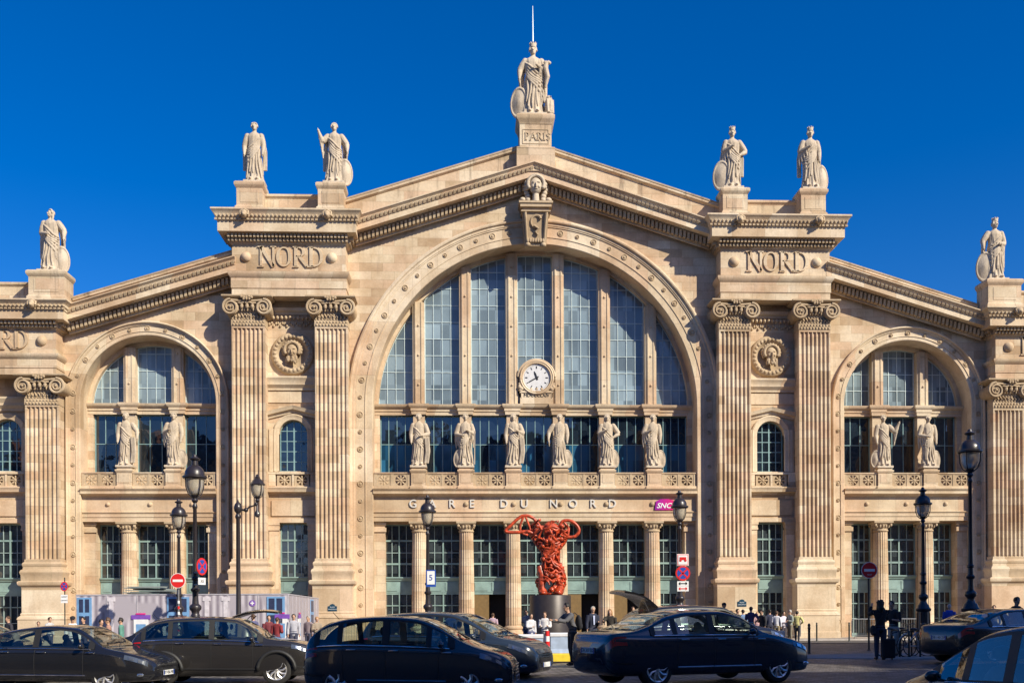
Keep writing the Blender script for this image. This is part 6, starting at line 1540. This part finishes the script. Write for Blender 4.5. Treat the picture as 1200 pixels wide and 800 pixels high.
# left
lf=[(10,30,1.66,'brown',(.03,.03,.04),'dark coated person at the picture edge beside the end pilaster'),(45,27,1.42,'brown',(.3,.22,.2),'person whose reddish head shows over the fastback roof'),(85,33,1.66,'dark',(.68,.68,.70),'man in white shirt and dark cap above the fastback roof'),
    (98,31,1.62,'dark',(.03,.03,.035),'dark haired person next to the man in the cap'),(118,34,1.55,'dark',(.05,.04,.04),'person with sunglasses looking along the hoarding'),(127,36,1.62,'brown',(.36,.2,.15),'woman in a reddish brown top before the hoarding'),
    (315,30,1.66,'dark',(.16,.03,.04),'person in dark red by the hoarding poster'),(324.5,30.5,1.58,'brown',(.22,.025,.03),'person in bright red top by the hoarding poster'),(361.5,27,1.62,'grey',(.25,.2,.22),'greying person at the end of the hoarding'),(371,27,1.58,'blond',(.30,.24,.18),'fair haired person in beige next to the grey haired one'),(142,33,1.6,'dark',(.1,.25,.2),'person in dark green close to the hoarding poster'),(58,26,1.6,'brown',(.5,.5,.5),'person in light grey by the end pilaster pedestal'),(344,28,1.7,'dark',(.4,.4,.45),'person in pale grey shirt by the printed window'),(297,29,1.7,'brown',(.1,.1,.2),'person in navy under the round printed emblem')]
for i,(px,s,H,hr,tp,lb) in enumerate(lf):
    person(lb,px,s,H,rad([-40,20,30,-20,60,-70,15,160,-30,40,-80,70,10,-120][i]),tp,(.04,.045,.08),hr,arms=[('down','down'),('bent','down')][i%2],group=G_L,cap=(.015,.015,.02) if i==2 else None)

# ---------------------------------------------------------------- bicycles and a suitcase
bk=simple('black_bike_paint',(.02,.02,.022),.35,coat=.5); wh=simple('white_bike_paint',(.5,.5,.5),.35,coat=.5)
def bike(px,s,rz,mat,label):
    x,y=spot(px,s); o=empty('bicycle',(x,y,gz(x,y)),rz,label,'bicycle','bicycles at the stand')
    for xx in (-.52,.52):
        w=MB(); w.tube([(xx+.33*math.cos(2*PI*i/28),0,.34+.33*math.sin(2*PI*i/28)) for i in range(28)],.016,6,closed=True); q=w.build('wheel',tyre,o,smooth=True); sp=MB()
        for i in range(14): a=2*PI*i/14; sp.tube([(xx,0,.34),(xx+.32*math.cos(a),0,.34+.32*math.sin(a))],.0025,4)
        sp.build('spokes',grey,q)
    f=MB(); T=lambda *p: f.tube([(a,0,b_) for a,b_ in p],.017,7)
    T((-.1,.34),(-.25,.80)); T((-.1,.34),(.37,.78)); T((-.23,.72),(.36,.84)); T((-.52,.34),(-.1,.34)); T((-.52,.34),(-.23,.72)); T((.35,.95),(.37,.78),(.45,.5),(.52,.34)); f.build('frame',mat,o,smooth=True)
    h=MB(); h.tube([(.42,-.28,1.0),(.38,-.18,1.02),(.34,0,.98),(.38,.18,1.02),(.42,.28,1.0)],.013,6); h.build('handlebar',bk,o)
    s_=MB(); s_.ball((-.27,0,.86),(.13,.07,.035),8); s_.build('saddle',bk,o,smooth=True)
    c=MB(); c.lathe([(.09,-.01),(.09,.01)],14,M=Matrix.Translation((-.1,0,.34))@Matrix.Rotation(PI/2,4,'X')); c.tube([(-.1,-.06,.34),(0,-.06,.22)],.012,5); c.tube([(-.1,.06,.34),(-.2,.06,.46)],.012,5); c.build('crank',grey,o)
    m_=MB(); m_.tube([(-.82,0,.42),(-.75,0,.58),(-.6,0,.70),(-.5,0,.72)],.02,5); m_.build('mudguard',mat,o)
    return o
bike(1052,38,rad(15),bk,'dark bicycle nearest the woman taking a photo'); bike(1066,37.5,rad(-40),bk,'dark bicycle standing slantwise in the middle of the cycle stand'); bike(1080,38.5,rad(10),wh,'pale framed bicycle beside the tail of the dark saloon')
for i,px in enumerate((1049,1060,1073)):
    x,y=spot(px,38.3); a=MB(); a.tube([(0,-.3,0),(0,-.3,.75),(0,-.25,.82),(0,.25,.82),(0,.3,.75),(0,.3,0)],.03,8); o=a.build('cycle_stand',dkg,smooth=True); o.location=(x,y,gz(x,y)); tag(o,['dark hoop stand at the near end of the bicycles','dark hoop stand under the middle bicycle','dark hoop stand beside the pale bicycle'][i],'cycle stand','cycle stands')
x,y=spot(1040.5,40.5); a=MB(); a.cbox((0,0,.33),(.36,.24,.56)); o=a.build('suitcase',cloth((.012,.012,.014),.6)); bv=o.modifiers.new('b','BEVEL'); bv.width=.04; bv.segments=3; o.location=(x,y,gz(x,y)); tag(o,'black upright suitcase at the heels of the photographing woman','suitcase')
h=MB(); h.tube([(-.1,.1,.58),(-.1,.1,.88),(.1,.1,.88),(.1,.1,.58)],.012,6); h.build('handle',grey,o)
for q in (-1,1):
    w=MB(); w.lathe([(.035,-.015),(.035,.015)],10,M=Matrix.Translation((q*.14,.06,.035))@Matrix.Rotation(PI/2,4,'Y')); w.build('wheel',tyre,o)
x,y=spot(913,24); a=MB(); a.cbox((0,0,.3),(.5,.3,.6)); o=a.build('luggage_box',simple('cream_box',(.55,.5,.42),.6)); o.location=(x,y,gz(x,y)); tag(o,'cream box on the ground in front of the waiting crowd','box')
bv=o.modifiers.new('b','BEVEL'); bv.width=.03; bv.segments=2
# ---------------------------------------------------------------- ground
def ground_mesh():
    mb=MB()
    xs=[-600,-300,-150,-90]+[-60+i*3 for i in range(41)]+[90,150,300,600]; ys=[-500,-250,-150,-100]+[-80+i*2 for i in range(40)]+[0,3,60,200,600]
    vs=[(x,y,gz(x,y)-.012) for y in ys for x in xs]; nx=len(xs)
    fs=[(j*nx+i,j*nx+i+1,(j+1)*nx+i+1,(j+1)*nx+i) for j in range(len(ys)-1) for i in range(nx-1)]
    mb.add(vs,fs); return mb
def cobble_mat():
    m,t,b=nt('granite_setts'); L=t.links.new
    co=N(t,'ShaderNodeTexCoord')
    nz=N(t,'ShaderNodeTexNoise',i_Scale=3.0,i_Detail=2.0); L(co.outputs['Object'],nz.inputs['Vector'])
    s1=N(t,'ShaderNodeVectorMath',operation='SCALE'); s1.inputs['Scale'].default_value=.09; L(nz.outputs['Color'],s1.inputs[0])
    ad=N(t,'ShaderNodeVectorMath',operation='ADD'); L(co.outputs['Object'],ad.inputs[0]); L(s1.outputs[0],ad.inputs[1])
    mp=N(t,'ShaderNodeMapping'); mp.inputs['Rotation'].default_value=(0,0,.6); L(ad.outputs[0],mp.inputs[0])
    br=N(t,'ShaderNodeTexBrick'); br.offset=.5; br.inputs['Scale'].default_value=1; br.inputs['Brick Width'].default_value=.25; br.inputs['Row Height'].default_value=.17; br.inputs['Mortar Size'].default_value=.02; br.inputs['Mortar Smooth'].default_value=.6
    br.inputs['Color1'].default_value=(.075,.068,.066,1); br.inputs['Color2'].default_value=(.20,.18,.165,1); br.inputs['Mortar'].default_value=(.035,.03,.028,1); L(mp.outputs[0],br.inputs['Vector'])
    n2=N(t,'ShaderNodeTexNoise',i_Scale=.35,i_Detail=6.0); L(co.outputs['Object'],n2.inputs['Vector'])
    r=N(t,'ShaderNodeMapRange',i_1=.3,i_2=.7,i_3=.6,i_4=1.35); L(n2.outputs[0],r.inputs[0])
    sc=N(t,'ShaderNodeVectorMath',operation='SCALE'); L(br.outputs[0],sc.inputs[0]); L(r.outputs[0],sc.inputs['Scale']); L(sc.outputs[0],b.inputs['Base Color'])
    n9=N(t,'ShaderNodeTexNoise',i_Scale=3.2,i_Detail=3.0); L(co.outputs['Object'],n9.inputs['Vector']); r9=N(t,'ShaderNodeMapRange',i_1=.35,i_2=.65,i_3=.55,i_4=1.5); L(n9.outputs[0],r9.inputs[0]); s9=N(t,'ShaderNodeVectorMath',operation='SCALE'); L(sc.outputs[0],s9.inputs[0]); L(r9.outputs[0],s9.inputs['Scale']); L(s9.outputs[0],b.inputs['Base Color'])
    n3=N(t,'ShaderNodeTexNoise',i_Scale=28,i_Detail=4.0); L(co.outputs['Object'],n3.inputs['Vector'])
    bu0=N(t,'ShaderNodeBump',i_Strength=.4,i_Distance=.01); L(n3.outputs[0],bu0.inputs['Height'])
    bu=N(t,'ShaderNodeBump',invert=True,i_Strength=1.0,i_Distance=.06); L(br.outputs['Fac'],bu.inputs['Height']); L(bu0.outputs[0],bu.inputs['Normal']); L(bu.outputs[0],b.inputs['Normal'])
    b.inputs['Roughness'].default_value=.55
    return m
tag(ground_mesh().build('ground',cobble_mat(),smooth=True),kind='structure')
def sheet(name,ol,mat,h,base=True,sub=6):
    """a raised slab following the ground"""
    bm=bmesh.new(); f=bm.faces.new([bm.verts.new((x,y,0)) for x,y in ol]); 
    r=bmesh.ops.extrude_face_region(bm,geom=[f]); top=[v for v in r['geom'] if isinstance(v,bmesh.types.BMVert)]
    for v in bm.verts: v.co.z=gz(v.co.x,v.co.y)-.1
    for v in top: v.co.z=gz(v.co.x,v.co.y)+h
    bmesh.ops.recalc_face_normals(bm,faces=bm.faces)
    me=bpy.data.meshes.new(name); bm.to_mesh(me); bm.free(); me.materials.append(mat); o=bpy.data.objects.new(name,me); C.objects.link(o); return tag(o,kind='structure')
pave=stone_mat('paving_slabs',(.30,.26,.23),(.36,.32,.28),(.15,.13,.12),brick=False,streak=.3)
kerb=simple('granite_kerb',(.42,.38,.34),.7)
asph=simple('worn_asphalt',(.085,.078,.074),.75,noise_amt=.25,scale=3,bump=.3)
mb=MB(); mb.box(-60,60,-3.9,2.0,-.2,.12); tag(mb.build('pavement',pave),kind='structure')
mb=MB(); mb.box(-60,60,-4.1,-3.9,-.2,.125); tag(mb.build('kerb',kerb),kind='structure')
# road lane along the station
xs=[-60+i*4 for i in range(31)]; mb=MB(); vs=[];fs=[]
ysr=[-13,-10,-7,-4.1]
for y in ysr:
    for x in xs: vs.append((x,y,gz(x,y)+.002+.004))
nx=len(xs)
for j in range(len(ysr)-1):
    for i in range(nx-1): fs.append((j*nx+i,j*nx+i+1,(j+1)*nx+i+1,(j+1)*nx+i))
mb.add(vs,fs); tag(mb.build('road',asph,smooth=True),kind='structure')
ix,iy=spot(1085,37.5)
def oval(k,h,nm,mt):
    n=28; mb=MB(); vs=[]
    for i in range(n):
        a=2*PI*i/n; x=ix+4.4*k*math.cos(a); y=iy+1.9*k*math.sin(a); vs.append((x,y,gz(x,y)+h))
    vs+=[(x,y,z-.15) for x,y,z in vs]; mb.add(vs,[tuple(range(n))]+[(i,(i+1)%n,n+(i+1)%n,n+i) for i in range(n)]); tag(mb.build(nm,mt),kind='structure')
oval(1.0,.008,'kerb',kerb); oval(.95,.014,'pavement',pave)
mb=MB(); mb.box(-80,80,-68,-57,-.2,.1); tag(mb.build('near_pavement',pave),kind='structure')

# ---------------------------------------------------------------- buildings across the street (cast the shade, stand in the reflections)
wallm=stone_mat('pale_house_stone',(.42,.36,.29),(.5,.44,.36),(.3,.25,.2),bw=1.1,bh=.4)
shut=simple('grey_window_shutter',(.25,.27,.3),.6); slate=simple('slate_mansard',(.06,.065,.075),.5); wglass=glass_mat('house_window_glass',(.02,.025,.03),.05,0)
brk=simple('brick_chimney',(.30,.12,.07),.8)
def house(x0,x1,y,depth,floors,label,face=1,fh=3.2,pos=None,rz=0):
    o=empty('apartment_building',pos or ((x0+x1)/2,y,0),rz,label,'building','apartment houses across the street')
    W=(x1-x0)/2; H=4.2+floors*fh
    w=MB(); w.box(-W,W,-depth,0,0,H); w.mould(W,H-.2,-W,H-.2,[(0,0),(-.3,.1),(-.45,.3),(-.45,.4),(0,.42)],0); w.mould(W,4.1,-W,4.1,[(0,0),(-.2,.1),(-.2,.2),(0,.25)],0); w.build('wall',wallm,o)
    r=MB(); r.add([(-W,-depth,H),(W,-depth,H),(W,-.3,H),(-W,-.3,H),(-W+.3,-depth+1.5,H+4),(W-.3,-depth+1.5,H+4),(W-.3,-2.0,H+4),(-W+.3,-2.0,H+4)],[(0,1,5,4),(1,2,6,5),(2,3,7,6),(3,0,4,7),(4,5,6,7)]); ro=r.build('roof',slate,o)
    for s in (-1,1):
        c=MB(); c.box(s*(W-.8)-.5,s*(W-.8)+.5,-depth+3,-3,H+2,H+5.6); 
        for k in range(5): c.lathe([(.14,0),(.12,.5)],8,c=(s*(W-.8),-3.6-k*1.2,H+5.6))
        c.build('chimney',brk,ro)
    n=max(2,int(2*W/2.6)); first=None
    for f in range(floors+1):
        for i in range(n):
            x=-W+(i+.5)*2*W/n; z=4.7+f*fh if f<floors else H+.6; h=2.1 if f<floors else 1.5
            if first is None:
                a=MB(); a.box(-.62,.62,-.02,.10,-.1,0); a.box(-.62,-.52,-.02,.06,0,2.1); a.box(.52,.62,-.02,.06,0,2.1); a.box(-.62,.62,-.02,.06,2.1,2.2); a.box(-.03,.03,.0,.04,0,2.1)
                first=a.build('window',shut,o); g=MB(); g.box(-.52,.52,0,.02,0,2.1); pn=g.build('pane',wglass,first)
                first.location=(x,0,z)
            else:
                c=first.copy(); C.objects.link(c); c.parent=o; c.location=(x,0 if f<floors else -.35,z); c.scale=(1,1,h/2.1)
                d=pn.copy(); C.objects.link(d); d.parent=c
HY=-67
house(-62,-45,HY,12,4,'pale stone apartment house with slate mansard at the far end of the opposite row')
house(-45,-30,HY,12,5,'five storey stone apartment house across from the outer wing')
house(-24,-8,HY,12,5,'stone apartment house across the street from the work hoarding')
house(-8,10,HY,12,5,'stone apartment house directly opposite the great arch',fh=3.1)
house(10,24,HY,12,6,'six storey stone apartment house opposite the right bay')
house(24,42,HY,12,7,'tallest stone apartment house on the shaded corner')
house(-10.5,10.5,0,10,8,'tall apartment house flanking the square and shading its far side',pos=(39,-56.5,0),rz=PI/2)

# ---------------------------------------------------------------- sky, sun, camera
AZ=math.radians(45); EL=math.radians(33)   # azimuth measured from the facade normal towards +x
sun_dir=Vector((math.sin(AZ)*math.cos(EL),-math.cos(AZ)*math.cos(EL),math.sin(EL)))
W=bpy.data.worlds.new('World'); S.world=W; W.use_nodes=True; t=W.node_tree; bg=t.nodes['Background']
sk=t.nodes.new('ShaderNodeTexSky'); sk.sky_type='NISHITA'; sk.sun_disc=False; sk.sun_elevation=EL; sk.sun_rotation=math.atan2(sun_dir.x,sun_dir.y)
sk.altitude=200; sk.air_density=1.0; sk.dust_density=.7; sk.ozone_density=3.5
hs=t.nodes.new('ShaderNodeHueSaturation'); hs.inputs['Saturation'].default_value=1.45; hs.inputs['Value'].default_value=.95
t.links.new(sk.outputs[0],hs.inputs['Color']); tm=t.nodes.new('ShaderNodeMix'); tm.data_type='RGBA'; tm.blend_type='MULTIPLY'; tm.inputs[0].default_value=1; tm.inputs[7].default_value=(.9,.87,1.18,1); t.links.new(hs.outputs[0],tm.inputs[6]); t.links.new(tm.outputs[2],bg.inputs[0]); bg.inputs[1].default_value=.085
sl=bpy.data.lights.new('sun','SUN'); sl.energy=4.6; sl.angle=math.radians(.5); sl.color=(1,.915,.745)
so=bpy.data.objects.new('sun',sl); C.objects.link(so); so.rotation_euler=sun_dir.to_track_quat('Z','Y').to_euler()
cd=bpy.data.cameras.new('camera'); cam=bpy.data.objects.new('camera',cd); C.objects.link(cam); S.camera=cam
cd.sensor_width=36; cd.lens=36; cd.shift_y=(716-400)/1200; cd.clip_end=3000; cd.clip_start=.1
ROLL=math.radians(.3)
fw=Vector((F[0],F[1],0)); q=fw.to_track_quat('-Z','Y').to_matrix().to_4x4()
cam.matrix_world=Matrix.Translation(CAM)@q@Matrix.Rotation(-ROLL,4,'Z')
S.view_settings.view_transform='Standard'; S.view_settings.look='None'; S.view_settings.exposure=.55; S.view_settings.gamma=1
S.render.engine='CYCLES'; S.cycles.use_denoising=True; S.cycles.max_bounces=8
